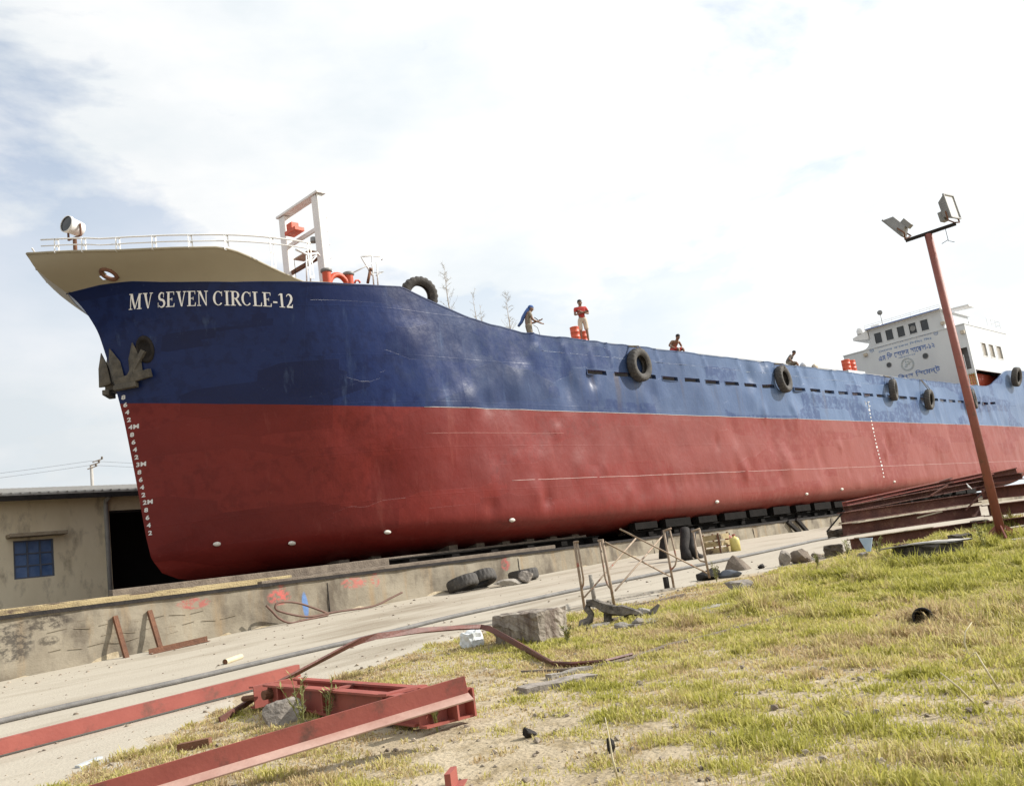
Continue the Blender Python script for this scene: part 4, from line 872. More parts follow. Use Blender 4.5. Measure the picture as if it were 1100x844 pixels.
def person(loc, rz, label, pose, shirt, lower, headcov=None, skin_m=M_skin, bare=False):
    """pose: joint positions in the figure's own frame (faces +x, y to its left, z up from the soles)"""
    root = empty('person', loc, label, 'person', None, rz); Jp = {k: Vector(v) for k, v in pose.items()}
    J = {}; E_ = []
    def j(n_, p, r): J[n_] = (tuple(p), r)
    hd = Jp['head']; nk = Jp['neck']; ch = Jp['chest']; wa = Jp['waist']; pe = Jp['pelvis']; up = (hd-nk).normalized(); fw = Vector(pose.get('face', (1, 0, 0))).normalized()
    j('pelvis', pe, (.15, .105)); j('waist', wa, (.135, .095)); j('chest', ch, (.165, .11)); j('neckb', nk-up*.05, (.085, .07)); j('neck', nk, .052); j('jaw', hd-up*.05+fw*.012, .070); j('head', hd+up*.05, .086); j('crown', hd+up*.115, .055)
    E_ += [('pelvis', 'waist'), ('waist', 'chest'), ('chest', 'neckb'), ('neckb', 'neck'), ('neck', 'jaw'), ('jaw', 'head'), ('head', 'crown')]
    j('nose', hd+fw*.115+up*.0, .012); E_.append(('jaw', 'nose'))
    for s_ in ('l', 'r'):
        sh, el, wr, hp, kn, an = (Jp[s_+k] for k in ('sho', 'elb', 'wri', 'hip', 'kne', 'ank'))
        j(s_+'sho', sh, .058); j(s_+'elb', el, .042); j(s_+'wri', wr, .028); E_ += [('chest', s_+'sho'), (s_+'sho', s_+'elb'), (s_+'elb', s_+'wri')]
        d = (wr-el).normalized(); sdv = d.orthogonal().normalized(); dn = d.cross(sdv); pm = wr+d*.07; j(s_+'palm', pm, (.036, .022)); E_.append((s_+'wri', s_+'palm'))
        for k, (o_, ln_) in enumerate(((-.03, .075), (-.01, .09), (.01, .085), (.03, .065))):
            a_ = pm+sdv*o_+d*.045; b_ = a_+d*ln_*.6+dn*.02; j(f'{s_}f{k}a', a_, .0095); j(f'{s_}f{k}b', b_, .008); E_ += [(s_+'palm', f'{s_}f{k}a'), (f'{s_}f{k}a', f'{s_}f{k}b')]
        th = wr+d*.04-sdv*.055; j(s_+'th', th, .011); E_.append((s_+'palm', s_+'th'))
        j(s_+'hip', hp, .085); j(s_+'kne', kn, .058); j(s_+'ank', an, .038); ft = an+Vector((.14, 0, -.05)); j(s_+'toe', ft, .034); E_ += [('pelvis', s_+'hip'), (s_+'hip', s_+'kne'), (s_+'kne', s_+'ank'), (s_+'ank', s_+'toe')]
    skinmesh('body', J, E_, 'pelvis', skin_m, root)
    sc = lambda r, k: tuple(x*k for x in r) if isinstance(r, tuple) else r*k
    if not bare:
        K = {k: (J[k][0], sc(J[k][1], 1.14)) for k in ('pelvis', 'waist', 'chest', 'neckb', 'lsho', 'rsho')}
        for s_ in ('l', 'r'): K[s_+'slv'] = (tuple(Vector(J[s_+'sho'][0]).lerp(Vector(J[s_+'elb'][0]), .62)), .064)
        skinmesh('shirt', K, [('pelvis', 'waist'), ('waist', 'chest'), ('chest', 'neckb'), ('chest', 'lsho'), ('chest', 'rsho'), ('lsho', 'lslv'), ('rsho', 'rslv')], 'chest', shirt, root)
    K = {'pelvis': (J['pelvis'][0], sc(J['pelvis'][1], 1.2)), 'waist': (tuple(pe.lerp(wa, .7)), (.15, .11))}; EE = [('pelvis', 'waist')]
    for s_ in ('l', 'r'):
        hp = Vector(J[s_+'hip'][0]); kn = Vector(J[s_+'kne'][0]); K[s_+'h'] = (tuple(hp), .105); K[s_+'m'] = (tuple(hp.lerp(kn, .5)), .095); K[s_+'k'] = (tuple(hp.lerp(kn, .95)), .088); EE += [('pelvis', s_+'h'), (s_+'h', s_+'m'), (s_+'m', s_+'k')]
    skinmesh('shorts', K, EE, 'pelvis', lower, root)
    def blob(name, c, rad, m_, q=None):
        bm = bmesh.new(); bmesh.ops.create_icosphere(bm, subdivisions=2, radius=1); me = bpy.data.meshes.new(name)
        for v in bm.verts: p_ = Vector((v.co.x*rad[0], v.co.y*rad[1], v.co.z*rad[2])); v.co = c+(q @ p_ if q else p_)
        bm.to_mesh(me); bm.free(); o = link(name, me, m_, None, None, True); o.parent = root; return o
    if headcov: headcov(root, hd, up, fw, blob)
    else: blob('hair', hd+up*.085-fw*.025, (.098, .092, .078), M_hair)
    sdv = up.cross(fw).normalized()
    for k in (-1, 1): blob('eye', hd+fw*.083+up*.045+sdv*(.034*k), (.012, .014, .009), M_hair); blob('ear', hd+sdv*(.088*k)+up*.02-fw*.01, (.022, .012, .032), skin_m)
    return root
STAND = dict(pelvis=(0, 0, .95), waist=(0, 0, 1.10), chest=(0, 0, 1.31), neck=(.01, 0, 1.49), head=(.02, 0, 1.585), lsho=(0, .19, 1.40), rsho=(0, -.19, 1.40), lelb=(.05, .27, 1.14), relb=(.05, -.27, 1.14), lwri=(.26, -.08, 1.20), rwri=(.27, .08, 1.17), lhip=(0, .095, .90), rhip=(0, -.095, .90), lkne=(.03, .11, .49), rkne=(.02, -.13, .49), lank=(.0, .12, .085), rank=(-.02, -.16, .085))
M_rshirt = mat('red_shirt', (.40, .035, .03), (.48, .05, .04), 6, .85); M_tan2 = mat('tan_shorts', (.50, .42, .32), (.58, .5, .4), 8, .9)
def red_head(root, hd, up, fw, blob): blob('hair', hd+up*.085-fw*.025, (.098, .092, .078), M_hair)
person((26.78, 21.5, 7.935), R_(-128), 'person in red shirt and tan shorts standing with folded arms', STAND, M_rshirt, M_tan2, red_head)
M_bcl = mat('blue_head_cloth', (.05, .10, .28), (.08, .15, .36), 7, .9); M_khaki = mat('khaki_shirt', (.20, .17, .13), (.28, .24, .18), 8, .9)
def scarf(root, hd, up, fw, blob):
    blob('head_scarf', hd+up*.075-fw*.03, (.108, .102, .085), M_bcl); mb = MB(); bk = -fw
    pts = [hd+up*.02+bk*.09, hd-up*.12+bk*.14, hd-up*.30+bk*.19, hd-up*.46+bk*.20, hd-up*.62+bk*.27]; mb.tube(pts, [.07, .075, .07, .06, .045], 10); o = mb.build('scarf_tail', M_bcl, None, None, True); o.parent = root
B = dict(STAND); B.update(chest=(.06, 0, 1.29), neck=(.12, 0, 1.46), head=(.16, 0, 1.55), lsho=(.06, .18, 1.38), rsho=(.06, -.18, 1.38), lelb=(.16, .24, 1.10), relb=(.14, -.23, 1.10), lwri=(.40, .16, 1.15), rwri=(.38, -.14, 1.00))
pl_ = person((23.3, 21.1, 7.245), R_(-38), 'person in blue head scarf holding a thin wire behind the bulwark', B, M_khaki, M_khaki, scarf)
mb = MB(); q = aY(578, 345, 21.0); q2 = aY(581, 362, 20.7); mb.tube([aY(574, 341, 21.0), aY(577, 343, 21.0), aY(579.5, 347, 21.0)], .015, 6); mb.tube([aY(573, 349, 21.0), aY(577.5, 352, 20.9), aY(580.5, 361, 20.8), aY(582, 368, 20.7)], .009, 5)
tag(mb.build('wire_line', M_dark, None, q2, True), 'thin dark wire in the hands of the scarfed person', 'wire')
SIT = dict(STAND); SIT.update(pelvis=(-.22, 0, .52), waist=(-.2, 0, .66), chest=(-.04, 0, .78), neck=(.10, 0, .90), head=(.16, 0, .985), lsho=(0, .19, .87), rsho=(0, -.19, .87), lelb=(-.08, .40, .68), relb=(-.06, -.36, .68), lwri=(.05, .22, .58), rwri=(.08, -.2, .55), lhip=(-.16, .10, .50), rhip=(-.16, -.10, .50), lkne=(.24, .14, .50), rkne=(.24, -.14, .50), lank=(.22, .14, .085), rank=(.24, -.14, .085))
p = aY(727, 375, 21.1); person((p.x, 21.1, 7.48), R_(-100), 'bare chested person sitting with one elbow out above the first tyre', SIT, M_rshirt, M_rshirt, None, M_skin, True)
p = aY(851, 390, 21.1); person((p.x, 21.1, 7.48), R_(-70), 'person in drab shirt seated behind the bulwark farthest aft', SIT, mat('drab_shirt', (.13, .12, .11), (.18, .165, .15), 9, .9), M_khaki)
for (px, py, lb) in ((864, 392, 'small pale bundle on the bulwark beside the farthest aft person'), (877, 396.5, 'small dark bundle lying on the bulwark before the deckhouse')):
    p = aY(px, py, 19.75); bm = bmesh.new(); bmesh.ops.create_icosphere(bm, subdivisions=2, radius=.16); me = bpy.data.meshes.new('b')
    for v in bm.verts: v.co = Vector((v.co.x*1.4+random.uniform(-.03, .03), v.co.y*.8, v.co.z*.9+random.uniform(-.03, .03)))
    bm.to_mesh(me); bm.free(); tag(link('cloth_bundle', me, mat('pale_cloth', (.5, .52, .56), (.62, .64, .68), 6, .9) if px < 870 else M_tan, None, Vector((p.x, 19.8, float(np.interp(p.x, *ZT))+.13)), True), lb, 'bundle')

# ------------------------------------------------------------------ shed behind the bow
BY = 32.0; M_plast = mat('cream_plaster', (.68, .58, .40), (.80, .70, .51), 1.1, .93, .15, 20, wear=(.28, .22, .15), wscale=1.6, wth=(.54, .74), stretch=(1, 1, .5))
shed = empty('workshop_shed', (11, BY, .5), 'cream plastered workshop shed with dark doorway behind the bow', 'building')
mb = MB(); holed(mb, (-3, BY, .2), (1, 0, 0), (0, 0, 1), (0, -1, 0), (0, 27), (0, 4.22), [(12.91, 14.12, 1.66, 2.86), (15.95, 22.5, .15, 3.66)], .25)
mb.box((-2.87, BY+5.2, 2.3), (.25, 9.9, 4.2)); mb.box((23.9, BY+5.2, 2.3), (.2, 9.9, 4.2)); mb.box((10.5, BY+10.3, 2.3), (27, .2, 4.2)); mb.build('wall', M_plast, shed)
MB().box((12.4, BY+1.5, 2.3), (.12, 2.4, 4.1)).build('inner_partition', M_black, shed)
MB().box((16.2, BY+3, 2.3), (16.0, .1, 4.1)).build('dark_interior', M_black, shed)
mb = MB(); sl_ = .16
mb.prism([(-3.6, BY-.75, 4.40), (-3.6, BY+11, 4.40+11.75*sl_), (-3.6, BY+11, 4.46+11.75*sl_), (-3.6, BY-.75, 4.46)], (28.6, 0, 0)); rf = mb.build('roof', mat('weathered_roof_sheet', (.30, .29, .27), (.42, .40, .37), 1.5, .7, .2, 8), shed)
MB().box((10.7, BY-.72, 4.32), (28.6, .06, .16)).build('fascia', M_dark, rf)
mb = MB()
for x in np.arange(-3.5, 25, .28): mb.bar((x, BY-.78, 4.475), (x, BY+10.9, 4.475+11.7*sl_), .07, .03)
mb.build('roof_corrugation', mat('weathered_roof_ridge', (.34, .33, .31), (.45, .43, .4), 1.5, .7), rf)
MB().box((10.56, BY-.24, 3.20), (1.72, .48, .11)).build('window_canopy', mat('stained_concrete', (.22, .17, .11), (.36, .30, .22), 3, .95, .4, 20), shed, bevel=.01)
wf = MB(); M_bf = mat('blue_grey_frame', (.07, .09, .13), (.11, .13, .18), 4, .6)
x0, x1, z0, z1 = 9.91, 11.12, 1.86, 3.06
for x in (x0+.03, x0+.42, x0+.80, x1-.03): wf.box((x, BY+.06, (z0+z1)/2), (.05, .06, z1-z0))
for z in (z0+.025, z0+.40, z0+.78, z1-.025): wf.box(((x0+x1)/2, BY+.065, z), (x1-x0, .05, .045))
win = wf.build('window', M_bf, shed)
M_pane = mat('blue_window_pane', (.06, .12, .26), (.14, .22, .40), 2.2, .25)
for a_, b_ in ((x0+.055, x0+.395), (x0+.445, x0+.775), (x0+.825, x1-.055)):
    for c_, d_ in ((z0+.05, z0+.375), (z0+.425, z0+.755), (z0+.805, z1-.05)):
        q = Quaternion((0, 0, 1), random.uniform(-.05, .05)); MB().box(((a_+b_)/2, BY+.075, (c_+d_)/2), (b_-a_, .012, d_-c_), q).build('pane', M_pane, win)
MB().tube([(12.8, BY-.5, 4.30), (12.8, BY-.16, 4.18), (12.8, BY-.12, 4.0), (12.8, BY-.12, .6)], .075, 10).build('drainpipe', mat('grey_drainpipe', (.26, .25, .24), (.36, .35, .33), 4, .7), shed, smooth=True)
MB().box((16.2, BY+.06, 3.90), (6.6, .10, .24)).build('door_lintel', M_dark, shed)
# far utility pole with two wires
up_ = empty('utility_pole', (35, 90, .4), 'distant wooden utility pole above the shed roof', 'pole')
MB().tube([(35, 90, .4), (35, 90, 15.3)], [.2, .15], 8).build('post', mat('grey_post', (.35, .33, .30), (.42, .4, .37), 3, .9), up_, smooth=True)
mb = MB()
for k in range(3): mb.bar((34.6+.25*k, 89.9, 14.9+.33*k), (35.5+.25*k, 89.9, 15.2+.33*k), .1, .1); mb.lathe((35.4+.3*k, 89.9, 15.2+.33*k), (0, 0, 1), [(0, 0), (.1, 0), (.1, .2), (0, .28)], 8)
mb.build('cross_arms', M_stem, up_)
mb = MB()
for k in range(2):
    P0, P1, P2 = Vector((-30, 92, 13.0+.5*k)), Vector((35, 90, 15.3+.4*k)), Vector((110, 88, 15.5+.4*k))
    for A_, B_ in ((P0, P1), (P1, P2)): mb.tube([A_.lerp(B_, t)-Vector((0, 0, 1.6*4*t*(1-t))) for t in np.linspace(0, 1, 16)], .011, 4)
mb.build('wires', M_dark, up_)

# ------------------------------------------------------------------ trees behind the ship
M_bark = mat('tree_bark', (.32, .27, .22), (.42, .36, .30), 6, .9, .4, 20)
M_leaf = mat('casuarina_needles', (.30, .27, .20), (.42, .38, .30), 3, .8)
def tree(x, y, H, label, seed, lean=0.0, dens=1.0):
    r_ = random.Random(seed); root = empty('casuarina_tree', (x, y, .4), label, 'tree', 'trees behind the ship'); mb = MB()
    top = Vector((x+lean, y, .4+H)); base = Vector((x, y, .3)); tr = [base.lerp(top, t)+Vector((r_.uniform(-.12, .12), r_.uniform(-.12, .12), 0)) for t in np.linspace(0, 1, 10)]
    mb.tube(tr, [.20*(1-t)+.006 for t in np.linspace(0, 1, 10)], 7); lf = MB()
    for k in range(int(85*dens)):
        t = 1-.75*r_.random()**1.6; p0 = base.lerp(top, t); an = r_.uniform(0, 6.28); ln_ = (1-t)*H*.26+.35; ln_ *= r_.uniform(.5, 1.1); d = Vector((math.cos(an), math.sin(an), r_.uniform(.7, 1.6))).normalized()
        p1 = p0+d*ln_*.6; p2 = p0+d*ln_+Vector((0, 0, -.05*ln_)); mb.tube([p0, p1, p2], [.02*(1-t)+.008, .007, .003], 4, False)
        for q in range(int(17*dens)):
            u_ = r_.uniform(.15, 1.05); c_ = p0.lerp(p2, u_); e_ = Vector((r_.gauss(0, .5), r_.gauss(0, .5), r_.uniform(-.3, 1.0))).normalized()*r_.uniform(.12, .34); sdv = e_.cross(Vector((r_.gauss(0, 1), r_.gauss(0, 1), .2))).normalized()*.008
            lf.add([c_-sdv, c_+sdv, c_+e_], [(0, 1, 2)])
    mb.build('trunk', M_bark, root, smooth=True); lf.build('crown', M_leaf, root)
tree(38.9, 42, 19.3, 'wispy tree tip rising behind the forecastle tyre', 3, .3, .7)
tree(41.4, 42, 17.7, 'small faint tree tip between the tyre and the scarfed person', 5, .1, .4)
tree(44.2, 42, 18.0, 'sparse twiggy tree tip just left of the scarfed person', 8, .4, .75)
tree(42.9, 43, 17.4, 'faint twig tip right before the sparse tree by the scarfed person', 11, .0, .35)

# ------------------------------------------------------------------ floodlight pole
PB = aG(1078, 582); pz = PB.z; pr_ = empty('floodlight_pole', PB, 'red steel floodlight pole standing in the grass before the stern', 'lamp post')
ptop = Vector((PB.x+.02, PB.y+.07, 5.52)); MB().tube([PB-Vector((0, 0, .2)), ptop], [.085, .076], 16).build('post', M_pole, pr_, smooth=True)
mb = MB()
for k in range(4):
    an = math.pi/2*k+.5; d = Vector((math.cos(an), math.sin(an), 0)); s_ = Vector((-d.y, d.x, 0))*.012; b = PB+d*.09; mb.prism([b+Vector((0, 0, .32))-s_, b+d*.32+Vector((0, 0, .05))-s_, b+d*.32-s_, b-s_], s_*2)
mb.build('base_gussets', M_pole, pr_)
MB().box(PB+Vector((0, 0, -.03)), (.95, .9, .16)).build('footing', mat('concrete_footing', (.34, .31, .26), (.45, .42, .36), 4, .95, .4, 20), pr_, bevel=.02)
A_ = Vector((19.83, 6.90, 5.50)); B_ = Vector((20.13, 5.97, 5.58)); ofs = Vector((PB.x-19.97, PB.y-6.42, 0)); A_ += ofs; B_ += ofs
arm = MB().bar(A_, B_, .06, .06).build('cross_arm', M_dark, pr_)
def flood(c, nrm, upv, name):
    c = Vector(c); n_ = Vector(nrm).normalized(); u_ = Vector(upv); u_ = (u_-n_*u_.dot(n_)).normalized(); s_ = u_.cross(n_)
    P = lambda a, b, d: c+s_*a+u_*b+n_*d
    mb = MB(); F_ = [P(-.2, -.25, .06), P(.2, -.25, .06), P(.2, .25, .06), P(-.2, .25, .06)]; Bk = [P(-.13, -.16, -.12), P(.13, -.16, -.12), P(.13, .16, -.12), P(-.13, .16, -.12)]
    mb.add(F_+Bk, [(4, 7, 6, 5), (0, 4, 5, 1), (1, 5, 6, 2), (2, 6, 7, 3), (3, 7, 4, 0)]); o = mb.build(name, M_grey, pr_)
    MB().add([P(-.19, -.24, .055), P(.19, -.24, .055), P(.19, .24, .055), P(-.19, .24, .055)], [(0, 1, 2, 3)]).build('lamp_glass', mat('lamp_glass', (.68, .68, .66), (.76, .76, .74), 3, .25), o)
    m2 = MB(); q = Matrix((s_, u_, n_)).transposed().to_quaternion(); m2.box(P(0, -.12, -.17), (.18, .2, .1), q); m2.build('ballast_box', M_grey, o)
    fr = MB()
    for k in (-1, 1): fr.bar(P(k*.205, -.26, .06), P(k*.205, .26, .06), .03, .035, n_)
    for k in (-1, 1): fr.bar(P(-.19, k*.255, .06), P(.19, k*.255, .06), .03, .035, n_)
    fr.build('bezel', M_grey, o)
    return o, P
o1, P1 = flood(A_+Vector((-.03, .1, .34)), (-.05, .82, -.55), (-.1, .5, .8), 'floodlight')
MB().tube([P1(-.22, -.1, 0), P1(-.24, -.28, -.02), A_+Vector((0, 0, .03)), P1(.24, -.28, -.02), P1(.22, -.1, 0)], .017, 6).build('yoke', M_rust, o1)
o2, P2 = flood(B_+Vector((-.02, .05, .36)), (-.12, -.98, .08), (-.02, .15, 1), 'floodlight')
MB().tube([P2(-.22, -.1, 0), P2(-.24, -.3, 0), B_+Vector((0, 0.02, .03)), P2(.24, -.3, 0), P2(.22, -.1, 0)], .017, 6).build('yoke', M_rust, o2)
MB().tube([B_+Vector((-.06, .2, -.02)), B_+Vector((-.05, .2, -.3)), B_+Vector((-.02, .1, -.36))], .006, 4).tube([B_+Vector((-.05, .2, -.28)), B_+Vector((-.1, .32, -.33))], .006, 4).build('loose_wire', M_dark, arm)

def rock(px, py, sz, m_, label, cat, seed, name='rock', sink=.3, P=None, grp=None):
    p = P or aG(px, py); r_ = random.Random(seed); bm = bmesh.new(); bmesh.ops.create_icosphere(bm, subdivisions=3, radius=1); me = bpy.data.meshes.new(name)
    ns = [(Vector((r_.gauss(0, 1), r_.gauss(0, 1), r_.gauss(0, 1)+.3)).normalized(), r_.uniform(.42, .9)) for _ in range(11)]
    for v in bm.verts:
        k = 1.0
        for n_, d in ns:
            t = v.co.dot(n_)
            if t > 0: k = min(k, d/t)
        c = v.co*k*(1+r_.uniform(-.03, .03)); v.co = Vector((c.x*sz[0], c.y*sz[1], c.z*sz[2]+sz[2]*(1-sink)))
    bm.to_mesh(me); bm.free(); o = link(name, me, m_, None, Vector(p), False); return tag(o, label, cat, grp)
# ------------------------------------------------------------------ stacked steel beams beside the pole
def steel(pL, XL, pR, XR, h, wd, label, kind='I', m_=None, name='steel_beam', grp='stacked steel beams by the pole'):
    a_ = aX(*pL, XL); b_ = aX(*pR, XR); mb = MB().ibeam(a_, b_, h, wd, .022, .014, (0, 0, 1), kind)
    return tag(mb.build(name, m_ or M_rbeam, None, a_.lerp(b_, .5)-Vector((0, 0, h/2)), False, .003), label, 'beam', grp)
steel((905, 541.5), 20.6, (1062, 508), 24.6, .10, .16, 'slanting red beam lying uppermost across the rusty stack', 'C', M_redp)
steel((1003, 525), 23.8, (1092, 506), 25.0, .17, .18, 'short beam behind the uppermost slanting one, end toward the stern', 'I', M_rbeam)
steel((906, 547), 20.5, (1056, 519), 24.3, .15, .18, 'rusty beam just under the uppermost slanting one', 'C', M_rbeam)
steel((903, 556), 20.3, (1050, 534.5), 24.0, .24, .20, 'deep rusty beam third from top in the stack left of the pole')
steel((905, 569), 20.2, (1053, 548.5), 24.0, .27, .20, 'deep rusty beam fourth from top in the stack left of the pole')
steel((914, 585), 20.0, (1046, 566), 23.5, .25, .20, 'rusty beam lowest in the stack with a sunlit pale strip on it')
steel((1055, 530.5), 24.2, (1125, 523), 22.5, .27, .16, 'pale red beam uppermost of those behind and right of the pole', 'C', M_fade)
steel((1062, 548), 24.0, (1125, 541), 22.2, .27, .16, 'pale red beam in the middle right of the pole', 'C', M_fade)
steel((1050, 566), 23.6, (1125, 557), 21.8, .22, .16, 'red beam lowest of those right of the pole', 'C', M_fade)
for (pL, pR, lb, dx_) in (((920, 577.5), (1000, 566), 'long pale strip as sunlit flange under the deep rusty beam', 0), ((1068, 569.5), (1125, 560), 'pale strip as sunlit flange under the beams right of the pole', .2), ((918, 561.5), (985, 551), 'splintered pale board sticking out between two rusty beams', .1)):  # long strips stand for sunlit flange tops, the light is in their colour
    a_ = aX(*pL, 20.0+dx_); b_ = aX(*pR, 23.4-(1.5 if pR[0] > 1100 else 1.2)); mb = MB().bar(a_, b_, .16, .022); tag(mb.build('board', mat('pale_strip', (.28, .24, .185), (.44, .385, .30), 4, .9, .4, 30), None, a_, False, .004), lb, 'board', 'pale strips in the beam stack')
for (pa, hh, ln, lb) in (((897, 598), .30, .34, 'dark timber block under the left end of the beam stack'), ((1035, 588), .30, .6, 'dark timber block under the middle of the beam stack'), ((899, 574), .16, .2, 'dark spacer block between the left ends of the beams'), ((1057, 572), .35, .5, 'dark spacer block beneath the right hand beams')):
    p = aG(*pa) if pa[1] > 585 else aX(*pa, 20.5 if pa[0] < 1000 else 24); tag(rough_box('timber_block', p+Vector((.2, .1, hh/2-.05)), (ln, .4, hh), Quaternion((0, 0, 1), .4), mat('tarred_timber', (.04, .032, .026), (.12, .095, .07), 6, .95, .8, 16), p, .022, 4, int(pa[0])), lb, 'block', 'blocks under the beam stack')
p = aG(990, 607); mb = MB()
tag(rough_box('concrete_footing_block', p+Vector((.35, .0, .16)), (.5, 1.25, .34), Quaternion((0, 0, 1), -.55), mat('tarred_concrete', (.035, .03, .027), (.12, .105, .09), 5, .95, .5, 18), p, .022, 6, 3), 'tarred dark concrete block in the grass before the beams', 'block')
mb = MB(); c0 = p+Vector((.33, .0, .315)); nA = 14
for i in range(nA+1):
    t = -1+2*i/nA; d = Vector((-.35, -.94, 0)); sd_ = Vector((.94, -.35, 0)); pp = c0+d*(t*.72)+Vector((0, 0, .03*(1-t*t)+.004*math.sin(i*2.)))
    mb.v += [tuple(pp-sd_*.3), tuple(pp+sd_*.3), tuple(pp-sd_*.3+Vector((0, 0, .02))), tuple(pp+sd_*.3+Vector((0, 0, .02)))]
for i in range(nA): b = 4*i; mb.f += [(b, b+1, b+5, b+4), (b+2, b+6, b+7, b+3), (b, b+4, b+6, b+2), (b+1, b+3, b+7, b+5)]
tag(mb.build('curved_plate', mat('grey_curved_plate', (.24, .23, .21), (.38, .36, .33), 4, .7, .2, 15), None, c0, True), 'bowed grey plate lying on the tarred concrete block', 'plate')
p = aX(931, 585, 19.0); mb = MB().prism([p+Vector((-.02, .13, .15)), p+Vector((.02, -.14, .13)), p+Vector((0, -.05, -.14)), p+Vector((0, .03, -.14))], (.03, 0, 0)); tag(mb.build('plastic_scrap', mat('pale_blue_plastic', (.30, .42, .58), (.42, .53, .66), 4, .5), None, p), 'pale blue plastic scrap against the beam stack', 'scrap')
p = aX(1040, 523, 22.8); mb = MB().prism([p, p+Vector((.03, -.06, -.05)), p+Vector((.0, .02, .09))], (.02, 0, 0)); tag(mb.build('white_scrap', M_white, None, p), 'small white scrap stuck on the uppermost beams', 'scrap')

steel((940, 540), 21.6, (1020, 516), 23.4, .12, .14, 'short skewed beam offcut jutting over the rusty stack', 'C', M_rbeam)
steel((960, 590), 19.6, (1056, 579), 21.8, .20, .18, 'rusty beam lying on the ground before the stack', 'I', M_rbeam)
steel((1030, 520), 24.4, (1098, 511), 24.0, .16, .18, 'dull beam resting level behind the pole above the red ones', 'I', M_rbeam)
for k_, (pa, pb, X_, lb) in enumerate([((1037, 548), (1058, 526), 23.3, 'short flat offcut leaning on the beam ends by the pole'), ((985, 556), (1012, 549), 21.6, 'pale splinter of board poking from the rusty stack'), ((888, 571), (907, 548), 20.1, 'upright dark batten at the left end of the stack'), ((1018, 578), (1048, 569), 21.0, 'thin rusty strip hanging from the stack foot'), ((1000, 532), (1018, 521), 22.4, 'crooked scrap lying on top of the stack')]):
    a_ = aX(*pa, X_); b_ = aX(*pb, X_+.25); tag(MB().bar(a_, b_, .10, .03).build('scrap_offcut', [M_rbeam, mat('pale_strip', (.3, .3, .3)), M_dark, M_rust, M_fade][k_], None, a_), lb, 'scrap', 'scrap on the beam stack')
for k_, (px_, py_, lb) in enumerate([(928, 599, 'rubble lump in weeds under the pale blue scrap'), (948, 602, 'rubble lump at the left end of the tarred block'), (1040, 597, 'rubble lump between the tarred block and the pole'), (878, 599, 'rubble lump on the sand left of the timber block')]):
    rock(px_, py_, (.10+.03*(k_ % 2), .13, .08), [M_rock, M_stem][k_ % 2], lb, 'chunk', 70+k_, 'concrete_chunk')
# ------------------------------------------------------------------ near steel: red frame and angle bars
fr = empty('steel_skid', (5.5, 7.9, gz(5.5, 7.9)), 'low red painted frame of steel beams lying in the grass', 'frame')
def gb(x, y, h): return Vector((x, y, gz(x, y)+h))

zf0, zf1 = gz(5.4, 6.4)+.155, gz(5.5, 9.4)+.165
MB().ibeam((5.42, 9.45, zf1), (5.08, 6.45, zf0), .24, .12, .02, .014).build('long_beam', M_redp, fr)
MB().ibeam((5.76, 9.40, zf1), (5.40, 6.40, zf0), .24, .10, .02, .014).build('long_beam', M_redp, fr)
MB().ibeam((4.98, 6.34, zf0), (5.47, 6.30, zf0), .24, .11, .02, .014, (0, 0, 1), 'C').build('cross_beam', M_redp, fr)
MB().ibeam((5.30, 9.55, zf1), (5.84, 9.52, zf1), .23, .11, .02, .014, (0, 0, 1), 'D').build('cross_beam', M_redp, fr)
MB().ibeam((5.33, 8.1, (zf0+zf1)/2+.05), (5.56, 8.1, (zf0+zf1)/2+.05), .12, .10, .02, .014).build('cross_beam', M_redp, fr)
for y in (6.95, 8.1, 9.1): MB().box((5.08+.34*(y-6.45)/3-.035, y, zf0+(zf1-zf0)*(y-6.4)/3), (.05, .02, .198)).build('stiffener', M_redp, fr)
for xg in (5.27, 5.46): MB().box((xg, 6.24, zf0), (.02, .13, .23)).build('end_plate', M_redp, fr)
MB().box((5.28, 6.9, zf0+.133), (.46, .12, .022)).build('cover_strip', M_redp, fr)
MB().lathe((5.40, 9.35, zf1+.02), (-1, 0, 0), [(0, .10), (.05, .10), (.05, .0), (.1, 0), (.1, -.03)], 12).tube([(5.32, 9.55, zf1), (5.28, 9.75, zf1-.01)], .03, 8).build('hinge_pin', M_rust, fr)
a_ = aZ(130, 846, -1.10); b_ = aZ(501, 735, zf0+.12+.085); d_ = (b_-a_); a_ = a_-d_*.30; a_.z = gz(a_.x, a_.y)+.12
nb_ = empty('angle_bar', a_.lerp(b_, .5), 'red angle bar nearest the camera propped up on the frame', 'steel bar', 'red angle bars'); d_ = (b_-a_).normalized(); sd_ = d_.cross(Vector((0, 0, 1))).normalized(); u_ = sd_.cross(d_)
MB().bar(a_, b_, .014, .14).build('web', M_redp, nb_, bevel=.003)
fd_ = (sd_-u_*.30).normalized(); o_ = -u_*.067+fd_*.067
MB().bar(a_+o_, b_+o_, .13, .014, fd_.cross(d_)).build('flange', mat('sunlit_dusty_primer', (.36, .20, .16), (.50, .34, .28), 3, .6, .1, 25), nb_, bevel=.003)  # flange paler than the web: sunlight painted in along with dust
a_ = Vector((-1.5, 11.05, gz(-1.5, 11.05)+.08)); b_ = Vector((6.95, 11.26, gz(6.95, 11.26)+.12)); mb = MB().ibeam(a_, b_, .16, .09, .014, .014, (0, 0, 1), 'D')
tag(mb.build('angle_bar', M_redp, None, a_.lerp(b_, .5), False, .002), 'red steel bar lying on the road at the left edge', 'steel bar', 'red angle bars')
